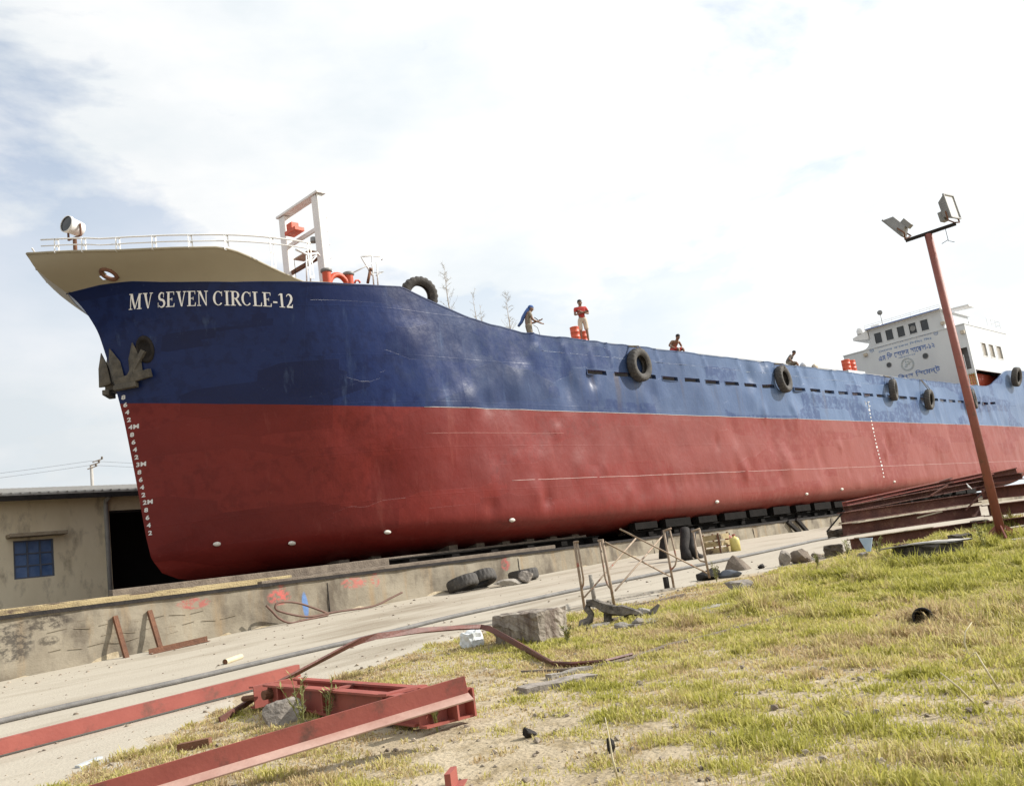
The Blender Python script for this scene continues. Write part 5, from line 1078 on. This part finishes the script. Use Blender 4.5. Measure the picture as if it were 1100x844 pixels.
# long bent flat bar
pts = [aG(236, 774, .02), aY(262, 757, 9.8), aY(290, 738, 9.75), aY(335, 714, 9.75), aY(375, 693, 9.75), aY(388, 687.5, 9.75), aY(405, 683, 9.75), aY(450, 677, 9.8), aY(490, 674, 9.9), aY(517, 673, 9.85), aY(526, 675, 9.6), aY(560, 694, 8.6), aG(594, 713.5, .03), aG(615, 714, .03), aG(650, 711, .03), aG(678, 704, .02)]
mb = MB(); wv = .075
for i, p in enumerate(pts):
    d = (pts[min(i+1, len(pts)-1)]-pts[max(i-1, 0)]).normalized(); sd_ = d.cross(Vector((0, 0, 1))).normalized(); u_ = sd_.cross(d); tw_ = .9*math.sin(i*.55)
    A1_, B1_ = (u_*math.cos(tw_)+sd_*math.sin(tw_))*wv/2, (sd_*math.cos(tw_)-u_*math.sin(tw_))*.012
    for q in (A1_+B1_, A1_-B1_, -A1_-B1_, -A1_+B1_): mb.v.append(tuple(p+q))
for i in range(len(pts)-1):
    for q in range(4): mb.f.append((4*i+q, 4*i+(q+1) % 4, 4*i+4+(q+1) % 4, 4*i+4+q))
mb.f += [(3, 2, 1, 0), tuple(4*(len(pts)-1)+k for k in range(4))]
tag(mb.build('bent_flat_bar', mat('brown_rusty_bar', (.075, .032, .024), (.16, .055, .04), 3, .6, .2, 30), None, pts[5]), 'long bent rusty flat bar arching over to the concrete block', 'steel bar')
# cable along the road
P_ = [Vector((x, 14.05+.12*math.sin(x*.5)-.05*max(0, x-14)*.9+.03*math.sin(x*1.7), 0)) for x in np.arange(-2, 33, .5)]
for p in P_: p.z = gz(p.x, p.y)+.045
tag(MB().tube(P_, .042, 8).build('steel_cable', mat('grey_cable', (.12, .115, .11), (.20, .19, .18), 6, .7, .3, 60), None, P_[30], True), 'long grey cable running along the dusty road', 'cable')

# ------------------------------------------------------------------ concrete block, bag
C_ = aG(579, 691); hb_ = .47; tag(rough_box('concrete_block', C_+Vector((.30, .42, hb_/2-.06)), (.60, .84, hb_), Quaternion((0, 0, 1), .06), mat('streaked_concrete', (.15, .125, .10), (.36, .32, .265), 2.2, .95, .7, 14, wear=(.13, .10, .08), wscale=3.5, wth=(.48, .6), stretch=(1.4, 1.4, .3)), C_, .016, 7, 5), 'streaked concrete block in the grass behind the bent bar', 'block')
p = aG(508, 695); bm = bmesh.new(); bmesh.ops.create_icosphere(bm, subdivisions=3, radius=1); me = bpy.data.meshes.new('bag'); rr = random.Random(4)
for v in bm.verts: k = 1+rr.uniform(-.1, .1); v.co = Vector((max(-1, min(1, v.co.x*1.35))*.13*k, max(-1, min(1, v.co.y*1.35))*.13*k, (max(-1, min(1, v.co.z*1.3))*.13+.10)*k))
bm.to_mesh(me); bm.free(); tag(link('plastic_bag', me, mat('white_plastic', (.62, .66, .68), (.74, .77, .78), 8, .4), None, p, False), 'crumpled white plastic bag left of the concrete block', 'bag')

# ------------------------------------------------------------------ scaffold frames
M_scaf = mat('worn_scaffold_tube', (.20, .13, .08), (.34, .27, .20), 7, .7, .2, 40, wear=(.30, .08, .05), wscale=6, wth=(.58, .66))
def scaffold(f1, t1, f2, t2, label):
    f1, t1, f2, t2 = map(Vector, (f1, t1, f2, t2)); r_ = empty('scaffold', f1, label, 'scaffold', 'scaffold frames')
    for a_, b_ in ((f1, t1), (f2, t2)): MB().tube([a_-Vector((0, 0, .03)), b_], .024, 8).build('leg', M_scaf, r_, smooth=True)
    w1 = (f2-f1).normalized()
    for a_, b_, s_ in ((f1, t1, 1), (f2, t2, -1)): MB().tube([b_+w1*(s_*.12)-Vector((0, 0, .0)), a_.lerp(b_, .45)+w1*(s_*.15), a_.lerp(b_, .36)+w1*(s_*.10), a_.lerp(b_, .30)], .018, 7).build('knee_brace', M_scaf, r_, smooth=True)
    MB().tube([t1-w1*.02, t1+w1*.16], .02, 7).tube([t2+w1*.02, t2-w1*.16], .02, 7).build('head_rail', M_scaf, r_, smooth=True)
    return r_
fa1, fa2 = aG(628, 654), aG(661, 656); s1 = scaffold(fa1, aX(617, 582, fa1.x), fa2, aX(647, 580, fa2.x), 'left scaffold frame standing in the grass edge')
fb1 = aG(724, 631); fb2 = aX(762, 619, fb1.x+.35); s2 = scaffold(fb1, aX(713, 570, fb1.x), fb2, aX(751, 568, fb2.x), 'right scaffold frame standing before the dark props')
for (pa, Xa, pb, Xb_, lb) in (((666, 568), 13.2, (761, 616), 15.6, 'scaffold brace ending loose above the left frame'), ((650, 582), fa2.x, (720, 619), fb1.x, 'scaffold brace from the head of the left frame down to the right'), ((628, 641), fa1.x, (683, 578), 14.6, 'scaffold brace rising from the foot of the left frame'), ((661, 634), fa2.x, (712, 575), fb1.x, 'scaffold brace rising to the head of the right frame')):
    a_, b_ = aX(*pa, Xa), aX(*pb, Xb_); tag(MB().tube([a_, b_], .015, 6).build('scaffold_brace', M_scaf, None, a_, True), lb, 'brace', 'scaffold braces')
for (px, py, ht, lb) in ((639, 648, .52, 'short grey stake between the legs of the left scaffold'), (717, 633, .24, 'dark stub of a post at the foot of the right scaffold')):
    p = aG(px, py); tag(MB().tube([p-Vector((0, 0, .05)), p+Vector((0, 0, ht))], .055 if ht < .3 else .04, 9).build('wooden_stake', M_stim if ht > .3 else M_dark, None, p, True), lb, 'stake')

# ------------------------------------------------------------------ rocks, driftwood, scrap
RK = 'rocks along the grass edge'
p = aG(792, 613); mb = MB().add([p+Vector(v) for v in ((-.26, .22, -.05), (.10, .34, -.05), (.30, -.25, -.05), (-.12, -.33, -.05), (.02, .06, .36), (-.1, .12, .26), (.13, -.08, .24))], [(0, 3, 5), (3, 6, 4), (3, 4, 5), (3, 2, 6), (2, 1, 6), (1, 4, 6), (1, 0, 5), (1, 5, 4)])
tag(mb.build('rock', M_stem, None, p, False, .015), 'pointed brown rock at the grass edge beyond the right scaffold', 'rock', RK)
rock(843, 608, (.16, .18, .20), M_rock, 'rounded pale rock left of the larger brown rock by the road', 'rock', 2, grp=RK)
rock(861, 604, (.24, .32, .19), M_stem, 'largest brown rock at the road edge before the beams', 'rock', 3, grp=RK)
rock(818, 611, (.14, .10, .07), M_dark, 'small dark rock between the pointed and the pale rock', 'rock', 4, grp=RK)
rock(797, 636, (.30, .28, .17), M_rock, 'broad flat grey rock below the pointed brown rock', 'rock', 5, sink=.4, grp=RK)
rock(765, 622, (.25, .4, .16), M_dark, 'dark lump at the right foot of the right scaffold', 'lump', 6, sink=.4)
rock(782, 620, (.12, .36, .10), mat('blue_grey_sack', (.09, .10, .12), (.14, .15, .17), 5, .7), 'blue grey sack lying below the pointed rock', 'sack', 7, 'sack')
rock(911, 604, (.09, .1, .08), M_dark, 'small dark stone on sand before the timber block', 'rock', 9, grp=RK)
rock(0, 0, (.07, .07, .05), M_dark, 'dark clod in the sparse grass right of the red frame', 'clod', 12, 'clod', P=aG(568, 792))
rock(657, 808, (.035, .04, .06), M_dark, 'dark clod at the foot of a dry stalk near the bottom', 'clod', 13, 'clod')
rock(548, 629, (.6, .22, .14), M_stim, 'pale log lying on the road before the wall tyres', 'log', 14, 'log')
rock(567, 626, (.28, .26, .22), M_rock, 'pale rock at the end of the log by the wall', 'rock', 15, grp=RK)
rock(340, 752, (.24, .28, .17), M_rock, 'grey boulder half under the left end of the red frame', 'rock', 16, sink=.55, P=aG(305, 775), grp=RK)
rock(290, 757, (.10, .13, .10), M_stem, 'brown stone beneath the hinge of the red frame', 'rock', 17, grp=RK)
# driftwood stump: twisted roots
p = aG(650, 670); dw = empty('driftwood', p, 'twisted grey driftwood stump at the left scaffold foot', 'driftwood')
M_drift = mat('charred_driftwood', (.06, .05, .042), (.22, .195, .165), 7, .95, .9, 12, stretch=(1, 1, 1), wear=(.045, .04, .035), wscale=9, wth=(.5, .62))
def limb(pts, rs): MB().tube([p+Vector(q) for q in pts], rs, 9).build('root', M_drift, dw, smooth=True)

limb([(-.28, .22, -.02), (-.20, .24, .04), (-.08, .22, .07), (-.04, .20, .16), (-.09, .22, .24), (-.05, .22, .32)], [.05, .075, .06, .05, .055, .02])

mbd = MB(); A0_, A1_ = p+Vector((-.08, .22, .33)), p+Vector((.36, -.48, .05)); pv = None
for i_ in range(9):
    t_ = i_/8; c_ = A0_.lerp(A1_, t_)+Vector((.02*math.sin(i_*2.1), 0, .025*math.sin(i_*1.3))); wa_ = .035+.075*math.sin(math.pi*min(1, t_*.8+.12))+random.uniform(-.012, .012); ha_ = .03+.045*math.sin(math.pi*min(1, t_*.85+.1))+random.uniform(-.012, .012)
    mbd.v += [tuple(c_+Vector((.85*wa_*a_, .5*wa_*a_, ha_*b_+random.uniform(-.012, .012)))) for a_, b_ in ((-1, -.8), (.2, -1.2), (1, -.5), (1.0, .6), (-.1, 1), (-.9, .7))]
for i_ in range(8):
    for q_ in range(6): mbd.f.append((6*i_+q_, 6*i_+(q_+1) % 6, 6*i_+6+(q_+1) % 6, 6*i_+6+q_))
mbd.f += [(5, 4, 3, 2, 1, 0), tuple(48+q_ for q_ in range(6))]; mbd.build('slab_limb', M_drift, dw)
MB().bar(p+Vector((.10, -.02, .30)), p+Vector((.06, .0, -.03)), .07, .10).build('root', M_drift, dw); MB().bar(p+Vector((.22, -.24, .2)), p+Vector((.30, -.16, -.03)), .06, .09).build('root', M_drift, dw); MB().bar(p+Vector((.40, -.50, .02)), p+Vector((.52, -.62, .17)), .12, .05, (1, 0, 0), .3).build('splinter', M_drift, dw)
rock(0, 0, (.10, .13, .08), M_rock, 'broken grey lump right of the driftwood stump', 'chunk', 51, 'concrete_chunk', P=aG(686, 672)); rock(0, 0, (.08, .12, .06), M_stim, 'pale broken lump just below the driftwood stump', 'chunk', 52, 'concrete_chunk', P=aG(668, 675)); rock(0, 0, (.14, .2, .09), M_stim, 'larger pale rubble lump behind the driftwood stump', 'chunk', 53, 'concrete_chunk', P=aG(694, 662))
for k, (px, py, ln, wd, an, m_, lb) in enumerate([(600, 735, .75, .30, 1.1, M_rock, 'flat pale slab in the grass right of the red frame'), (612, 724, .5, .12, .9, M_stim, 'short pale plank above the flat slab'), (735, 660, 1.5, .34, .72, M_stim, 'broad weathered plank lying behind the driftwood'), (700, 668, .8, .3, .85, M_stim, 'short weathered board beside the driftwood'), (745, 664, .6, .42, .4, M_stim, 'pale broken board right of the driftwood'), (700, 648, 1.4, .10, .8, M_stem, 'dark thin stick behind the driftwood'), (690, 640, 1.6, .05, .75, M_stim, 'thin bare stick under the scaffold braces'), (668, 664, .7, .09, -.6, M_stem, 'dark broken stick lying across the driftwood heap'), (640, 674, .45, .14, .3, M_stim, 'short bleached board end left of the driftwood')]):
    q = aG(px, py); d = Vector((math.cos(an), math.sin(an)*(-.25), 0)).normalized(); a_ = q-d*ln/2; b_ = q+d*ln/2; a_.z = gz(a_.x, a_.y)+.03; b_.z = gz(b_.x, b_.y)+.03
    mb = MB(); n_ = 7
    for i in range(n_):
        t = i/(n_-1); c = a_.lerp(b_, t); w_ = wd/2*(1+.09*math.sin(i*2.3+k)); sd_ = d.cross(Vector((0, 0, 1))); zz_ = Vector((0, 0, .012+.008*math.sin(i*1.7+k)))
        mb.v += [tuple(c-sd_*w_-Vector((0, 0, .06))), tuple(c+sd_*w_-Vector((0, 0, .06))), tuple(c+sd_*w_+zz_), tuple(c-sd_*w_+zz_)]
    for i in range(n_-1):
        for e in range(4): mb.f.append((4*i+e, 4*i+(e+1) % 4, 4*i+4+(e+1) % 4, 4*i+4+e))
    mb.f += [(3, 2, 1, 0), tuple(4*(n_-1)+e for e in range(4))]; tag(mb.build('plank', m_, None, q), lb, 'plank', 'planks and slabs in the grass')
# root or cable half buried, running up through the grass
P_ = [aG(x, y, .015) for x, y in ((560, 722), (600, 720), (640, 716), (680, 706), (720, 692), (760, 683), (800, 672), (850, 660), (900, 645))]; tag(MB().tube(P_, .022, 6).build('buried_rope', M_stem, None, P_[3], True), 'thin dark rope half buried in the grass', 'rope')
# things against the wall
def wallpost(p0, p1, label): a_ = aY(*p0, 19.2); b_ = aY(*p1, 19.44); a_.z = gz(a_.x, a_.y); mb = MB().ibeam(a_, b_, .09, .07, .012, .012, (1, 0, 0), 'L'); return tag(mb.build('angle_iron', M_rust, None, a_), label, 'angle iron', 'rusty angle irons at the wall')
wallpost((137, 708), (124, 661), 'left rusty angle iron leaning on the wall below the shed'); wallpost((174, 699), (161, 655), 'right rusty angle iron leaning on the wall below the shed')
a_ = aY(160, 703, 19.0); a_.z = gz(a_.x, a_.y)+.06; b_ = aY(223, 690, 19.1); b_.z = gz(b_.x, b_.y)+.07; tag(MB().ibeam(a_, b_, .11, .10, .014, .014, (0, 0, 1), 'L').build('angle_iron', M_rust, None, a_), 'rusty angle iron lying flat along the wall foot', 'angle iron', 'rusty angle irons at the wall')
hp_ = [aY(x, y, 19.15) for x, y in ((286, 650), (292, 656), (300, 664), (312, 669), (325, 669), (345, 662), (352, 659), (335, 652), (318, 647), (302, 646.5), (296, 650), (300, 656), (330, 662), (360, 657), (400, 651), (420, 642), (432, 636))]
for q in hp_: q.z = max(q.z, gz(q.x, q.y)+.03)
tag(MB().tube(smooth_path(hp_), .026, 7).build('rubber_hose', mat('brown_hose', (.10, .055, .04), (.17, .09, .065), 5, .7), None, hp_[4], True), 'looped brown hose trailing along the wall foot', 'hose')
def leaning(px, py, label, tilt, yaw, sc=.70):
    q = aY(px, py, 18.95); g_ = gz(q.x, 18.95); t = bpy.data.objects.new('truck_tyre', T1); col.objects.link(t); tag(t, label, 'tyre', 'scrap tyres at the wall'); t.location = (q.x, 18.95, g_+.62*sc*abs(math.cos(tilt))+.17*sc*abs(math.sin(tilt))); t.rotation_euler = (tilt, 0, yaw); t.scale = (sc, sc*1.3, sc)
leaning(497, 627, 'scrap tyre leaning at the wall left of its twin', 1.3, .2); leaning(517, 624, 'scrap tyre leaning at the wall behind the concrete block', 1.22, -.1); leaning(562, 616, 'scrap tyre lying flat at the wall right of the pair', 1.5, .3)
p = aG(242, 714); q = aG(259, 708); p.z += .05; q.z += .05; o = MB().tube([p, q], .05, 12, False).tube([p, q], .042, 12, False).build('pipe_offcut', mat('cream_pipe', (.48, .42, .28), (.56, .5, .36), 4, .6), None, p, True); tag(o, 'short cream pipe offcut lying on the road', 'pipe')
MB().lathe(p, (q-p), [(0, .01), (.041, .01)], 12).build('pipe_bore', M_rust, o)
a_ = aG(83, 823, .02); b_ = aG(108, 813, .03); tag(MB().bar(a_, b_, .07, .02).build('tin_strip', mat('pale_tin', (.45, .48, .5), (.56, .58, .6), 5, .4), None, a_), 'pale tin strip in the dust at lower left', 'scrap')
a_ = aG(192, 803, .03); b_ = aG(226, 796, .04); tag(MB().bar(a_, b_, .10, .07).build('rusty_bar_offcut', M_rust, None, a_), 'short rusty bar between the two red angle bars', 'scrap')
p = aG(486, 846); q_ = Quaternion((0, 0, 1), -.9); tag(MB().box(p+Vector((.0, 0, .05)), (.04, .23, .12), q_).box(p+Vector((.06, .03, -.0)), (.12, .23, .02), q_).build('red_plate', M_redp, None, p), 'red steel plate end poking in at the bottom edge', 'plate')
# black pipe stub in the grass
p = aG(993, 671); d = Vector((.93, .34, -.12)).normalized(); c0 = p+Vector((0, 0, .075)); o = MB().lathe(c0, d, [(.082, .3), (.082, -.02), (.10, -.02), (.105, .0), (.105, .3)], 22).build('pipe_stub', M_dark, None, p, True); tag(o, 'short black pipe end showing in the grass at right', 'pipe')
MB().lathe(c0, d, [(0, .2), (.082, .2)], 20).build('pipe_bore', M_black, o)
# crate and cans by the wall
p = aG(771, 594); cr = empty('wooden_crate', p, 'small rusty crate on the road right of the scaffold', 'crate'); mb = MB(); q_ = Quaternion((0, 0, 1), .1)
for k in range(3): MB().box(p+Vector((-.26, .0, .09+.2*k)), (.03, .60, .16), q_).build('slat', M_ytim, cr); MB().box(p+Vector((.05, -.31, .09+.2*k)), (.58, .03, .16), q_).build('slat', M_ytim, cr)
for (x, y) in ((-.23, -.27), (-.23, .27), (.3, -.27), (.3, .27)): MB().box(p+Vector((x, y, .3)), (.05, .05, .62), q_).build('corner_post', M_rust, cr)
a_ = aY(754, 582, p.y); b_ = aY(772, 583.5, p.y-.1); tag(MB().bar(a_, b_, .06, .05).build('crate_handle_bar', M_ytim, None, a_), 'pale bar slanting onto the rusty crate', 'bar')
def can(px, py, m_, label, h, r, top, name):
    p = aG(px, py); o = MB().lathe((p.x, p.y, p.z), (0, 0, 1), [(0, 0), (r, 0), (r, h*.72), (r*.75, h*.84), (r*.3, h*.88), (r*.3, h), (0, h)], 14).build(name, m_, None, p, True); tag(o, label, 'jerrycan', 'cans by the wall'); MB().lathe((p.x, p.y, p.z), (0, 0, 1), [(r*.34, h*.95), (r*.34, h*1.06), (0, h*1.07)], 10).build('cap', top, o)
can(785.5, 591, M_redp, 'red can on the road before the far wall', .52, .13, M_dark, 'jerrycan'); can(791, 592, mat('yellow_plastic', (.50, .42, .12), (.58, .5, .18), 4, .5), 'yellow can on the road beside the red one', .50, .15, M_redp, 'jerrycan')

# ------------------------------------------------------------------ weeds and dry stalks
M_weed = mat('weed_leaf', (.16, .17, .05), (.28, .27, .10), 6, .7); M_straw = mat('dry_straw', (.46, .40, .26), (.58, .52, .36), 8, .8)
def weed(px, py, h, n, label, seed, m_=None):
    p = aG(px, py); r_ = random.Random(seed); root = empty('weed_plant', p, label, 'weed', 'tall weeds'); st = MB(); lf = MB()
    for k in range(n):
        an = r_.uniform(0, 6.28); tp = p+Vector((math.cos(an)*h*.35*r_.random(), math.sin(an)*h*.35*r_.random(), h*r_.uniform(.6, 1))); md = p.lerp(tp, .5)+Vector((0, 0, h*.06)); st.tube([p, md, tp], [.007, .005, .002], 4)
        for q in range(16):
            t = r_.uniform(.2, 1); c = p.lerp(tp, t)+Vector((0, 0, .06*h*math.sin(t*3.1))); a2 = r_.uniform(0, 6.28); d = Vector((math.cos(a2), math.sin(a2), r_.uniform(.2, 1.4))).normalized()*r_.uniform(.04, .10); s_ = d.cross(Vector((0, 0, 1))).normalized()*.010
            lf.add([c, c+d*.5+s_, c+d, c+d*.5-s_], [(0, 1, 2, 3)])
    st.build('stems', m_ or M_weed, root); lf.build('leaves', m_ or M_weed, root)
weed(326, 782, .55, 6, 'leafy weed growing through the left bay of the red frame', 1); weed(352, 775, .42, 4, 'smaller leafy weed in the middle bay of the red frame', 2)
weed(1058, 590, .55, 6, 'tall yellowing weed at the foot of the floodlight pole', 3); weed(945, 600, .5, 7, 'tall weed before the pale blue scrap', 4); weed(912, 600, .4, 6, 'weed before the dark block left of the beams', 5); weed(770, 625, .4, 5, 'weed at the right foot of the right scaffold', 6); weed(975, 606, .38, 6, 'weed at the left corner of the tarred concrete block', 12); weed(1020, 603, .34, 5, 'weed before the middle of the bowed grey plate', 13); weed(880, 612, .32, 6, 'weed clump on the sand right of the brown rocks', 14); weed(470, 786, .34, 6, 'weed under the right end of the near angle bar', 15); weed(610, 692, .3, 6, 'weed at the right foot of the concrete block', 16)
weed(1072, 572, .3, 3, 'weed just right of the floodlight pole foot', 9)
for k, (pp, lb) in enumerate([([(1043, 712), (1036, 690), (1037, 678), (1044, 668)], 'tall pale dry stalk right of the black pipe end'), ([(1075, 745), (1060, 720), (1048, 700), (1035, 712)], 'bent pale stalk in the right hand grass'), ([(664, 838), (658, 815), (655, 796), (650, 770)], 'single pale stalk at bottom centre'), ([(1050, 760), (1030, 738), (1010, 722)], 'fallen pale stalk pointing at the lower right')]):
    b0 = aG(*pp[0]); dpt = b0.dot(CF); P_ = [b0]+[ray(*q)*(dpt+.05*i) for i, q in enumerate(pp[1:])]; 
    for i, q in enumerate(P_): q.z = max(q.z, gz(q.x, q.y)+.01)
    tag(MB().tube(P_, [.008, .007, .005, .003][:len(P_)], 5).build('dry_stalk', M_straw, None, b0, True), lb, 'stalk', 'dry stalks')

# ------------------------------------------------------------------ grass
def nz(X, Y, seed, ks):
    r = np.random.default_rng(seed); n_ = 0
    for k in ks:
        a_ = r.uniform(0, 6.28, 3); ph = r.uniform(0, 6.28, 3)
        for q in range(3): n_ = n_+np.sin(k*(X*np.cos(a_[q])+Y*np.sin(a_[q]))+ph[q])/3
    return n_/len(ks)**.5
N = 95000
u_ = rng.uniform(0, 1, N); Xc = 2.6+21.5*u_**1.45; Yc = rng.uniform(.4, 11.3, N)
dn_ = nz(Xc, Yc, 5, [.6, 1.3, 2.4, 4.5, 8., 13.])
ed = edge(Xc)+.55*nz(Xc, Yc, 9, [1.2, 3, 6]); inside = Yc < ed-.1
lush = np.clip((Xc-8.0)/3.0, 0, 1)*np.clip((8.8-Yc)/1.5, 0, 1)
keep = inside & (dn_+.85*lush+.16*rng.normal(0, 1, N) > -.18-.35*np.clip((Xc-6.5)/3, 0, 1))
# bare strip by the left foreground path
Xc, Yc, dn_, lush = Xc[keep], Yc[keep], dn_[keep], lush[keep]; nc = len(Xc)
cdist = np.sqrt(Xc**2+Yc**2); nb = np.clip((9-.35*cdist)+6*np.clip(dn_, 0, 1)+4*lush, 3, 16).astype(int)
tN = 52000; tX = 2.6+21.5*rng.uniform(0, 1, tN)**1.7; tY = rng.uniform(.4, 11.3, tN); tk = (tY < edge(tX)-.15+.4*nz(tX, tY, 9, [1.2, 3, 6])) & (nz(tX, tY, 44, [.7, 1.9, 4.2, 9.]) > -.45); tX, tY = tX[tk], tY[tk]
n0 = nc; Xc = np.concatenate([Xc, tX]); Yc = np.concatenate([Yc, tY]); dn_ = np.concatenate([dn_, np.full(len(tX), -.75)]); lush = np.concatenate([lush, np.zeros(len(tX))]); nb = np.concatenate([nb, rng.integers(2, 5, len(tX))]); nc = len(Xc); cdist = np.sqrt(Xc**2+Yc**2)
idx = np.repeat(np.arange(nc), nb); nbt = len(idx)
hsc = (.030+.055*np.clip(dn_+.1, 0, 1.2)+.17*lush*np.clip(.22+nz(Xc, Yc, 21, [.9, 2., 4., 7.]), .05, 1.8))*rng.uniform(.5, 1.7, nc)
ang = rng.uniform(0, 6.28, nbt); rad = np.abs(rng.normal(0, .035, nbt)); bx = Xc[idx]+np.cos(ang)*rad; by = Yc[idx]+np.sin(ang)*rad; bz = G(bx, by)-.006
hh = hsc[idx]*rng.uniform(.5, 1.35, nbt); lean = rng.uniform(.15, 1.05, nbt)*hh; la = ang+rng.normal(0, .6, nbt); wdt = (.0022+.00042*cdist[idx])*rng.uniform(.7, 1.3, nbt)
ox, oy = -np.sin(la), np.cos(la); fx = np.cos(la); fy = np.sin(la); tw_ = rng.uniform(-1, 1, nbt)
sx_, sy_ = ox*np.cos(tw_)+fx*np.sin(tw_), oy*np.cos(tw_)+fy*np.sin(tw_)
Vg = np.zeros((nbt, 5, 3))
Vg[:, 0] = np.stack([bx-sx_*wdt, by-sy_*wdt, bz], 1); Vg[:, 1] = np.stack([bx+sx_*wdt, by+sy_*wdt, bz], 1)
mx_, my_, mz_ = bx+fx*lean*.35, by+fy*lean*.35, bz+hh*.62
Vg[:, 2] = np.stack([mx_+sx_*wdt*.8, my_+sy_*wdt*.8, mz_], 1); Vg[:, 3] = np.stack([mx_-sx_*wdt*.8, my_-sy_*wdt*.8, mz_], 1)
Vg[:, 4] = np.stack([bx+fx*lean, by+fy*lean, bz+hh*np.clip(1.05-.35*lean/hh, .5, 1.1)], 1)
o5 = np.arange(nbt)*5; loops = np.stack([o5, o5+1, o5+2, o5+3, o5+3, o5+2, o5+4], 1).ravel()
me = bpy.data.meshes.new('grass'); me.vertices.add(nbt*5); me.vertices.foreach_set('co', Vg.ravel()); me.loops.add(nbt*7); me.loops.foreach_set('vertex_index', loops.astype(np.int32))
me.polygons.add(nbt*2); st_ = np.stack([np.arange(nbt)*7, np.arange(nbt)*7+4], 1).ravel().astype(np.int32); me.polygons.foreach_set('loop_start', st_); me.polygons.foreach_set('loop_total', np.tile([4, 3], nbt).astype(np.int32)); me.update(calc_edges=True)
dry = np.clip(.60-.30*dn_-.30*lush+.55*nz(Xc, Yc, 33, [.8, 2.1, 5., 11.]), 0, 1)[idx]+rng.normal(0, .22, nbt)
at = me.attributes.new('dry', 'FLOAT', 'POINT'); at.data.foreach_set('value', np.repeat(np.clip(dry, 0, 1), 5).astype(np.float32))
mg = bpy.data.materials.new('grass_blades'); mg.use_nodes = True; t = mg.node_tree; b = t.nodes['Principled BSDF']; b.inputs['Roughness'].default_value = .6; b.inputs['Specular IOR Level'].default_value = .25
an_ = t.nodes.new('ShaderNodeAttribute'); an_.attribute_name = 'dry'; cr = t.nodes.new('ShaderNodeValToRGB'); e = cr.color_ramp.elements
e[0].position = 0; e[0].color = (.37, .36, .075, 1); e[1].position = 1; e[1].color = (.48, .36, .21, 1); k_ = e.new(.35); k_.color = (.54, .50, .15, 1); k_ = e.new(.65); k_.color = (.58, .50, .25, 1)
t.links.new(an_.outputs['Fac'], cr.inputs[0]); t.links.new(cr.outputs[0], b.inputs['Base Color'])
tl = t.nodes.new('ShaderNodeBsdfTranslucent'); t.links.new(cr.outputs[0], tl.inputs[0]); ms = t.nodes.new('ShaderNodeMixShader'); ms.inputs[0].default_value = .45; t.links.new(b.outputs[0], ms.inputs[1]); t.links.new(tl.outputs[0], ms.inputs[2]); t.links.new(ms.outputs[0], t.nodes['Material Output'].inputs[0])
go = link('grass', me, mg); go['kind'] = 'stuff'; go['label'] = 'short yellow green grass covering the near bank'; go['category'] = 'grass'
print('grass blades', nbt)

# loose stones and litter on the dust
ns_ = 9000; sxp = rng.uniform(2.5, 20, ns_); syp = rng.uniform(1.0, 19.3, ns_); kp = (syp < edge(sxp)+1.2) | (rng.uniform(0, 1, ns_) < .22) | (syp > 18.2); sxp, syp = sxp[kp], syp[kp]
Vp = []; Fp = []
for x, y in zip(sxp, syp):
    r = min(.045, .006+rng.exponential(.008)); z = gz(x, y); o = len(Vp); a0 = rng.uniform(0, 6.28); k3 = rng.uniform(.6, 1.3, 6)
    Vp += [(x+r*k3[q]*math.cos(a0+2.1*q), y+r*k3[q]*math.sin(a0+2.1*q), z+r*.15) for q in range(3)]+[(x+r*.5*k3[3+q]*math.cos(a0+1+2.1*q), y+r*.5*k3[3+q]*math.sin(a0+1+2.1*q), z+r*.8) for q in range(3)]
    Fp += [(o, o+1, o+3), (o+1, o+4, o+3), (o+1, o+2, o+4), (o+2, o+5, o+4), (o+2, o, o+5), (o, o+3, o+5), (o+3, o+4, o+5)]
gv = npmesh('gravel', Vp, Fp, mat('mixed_gravel', (.12, .09, .07), (.42, .36, .28), 1.3, .95, detail=2), smooth=False); gv['kind'] = 'stuff'; gv['label'] = 'loose small stones scattered over dust and grass'; gv['category'] = 'gravel'
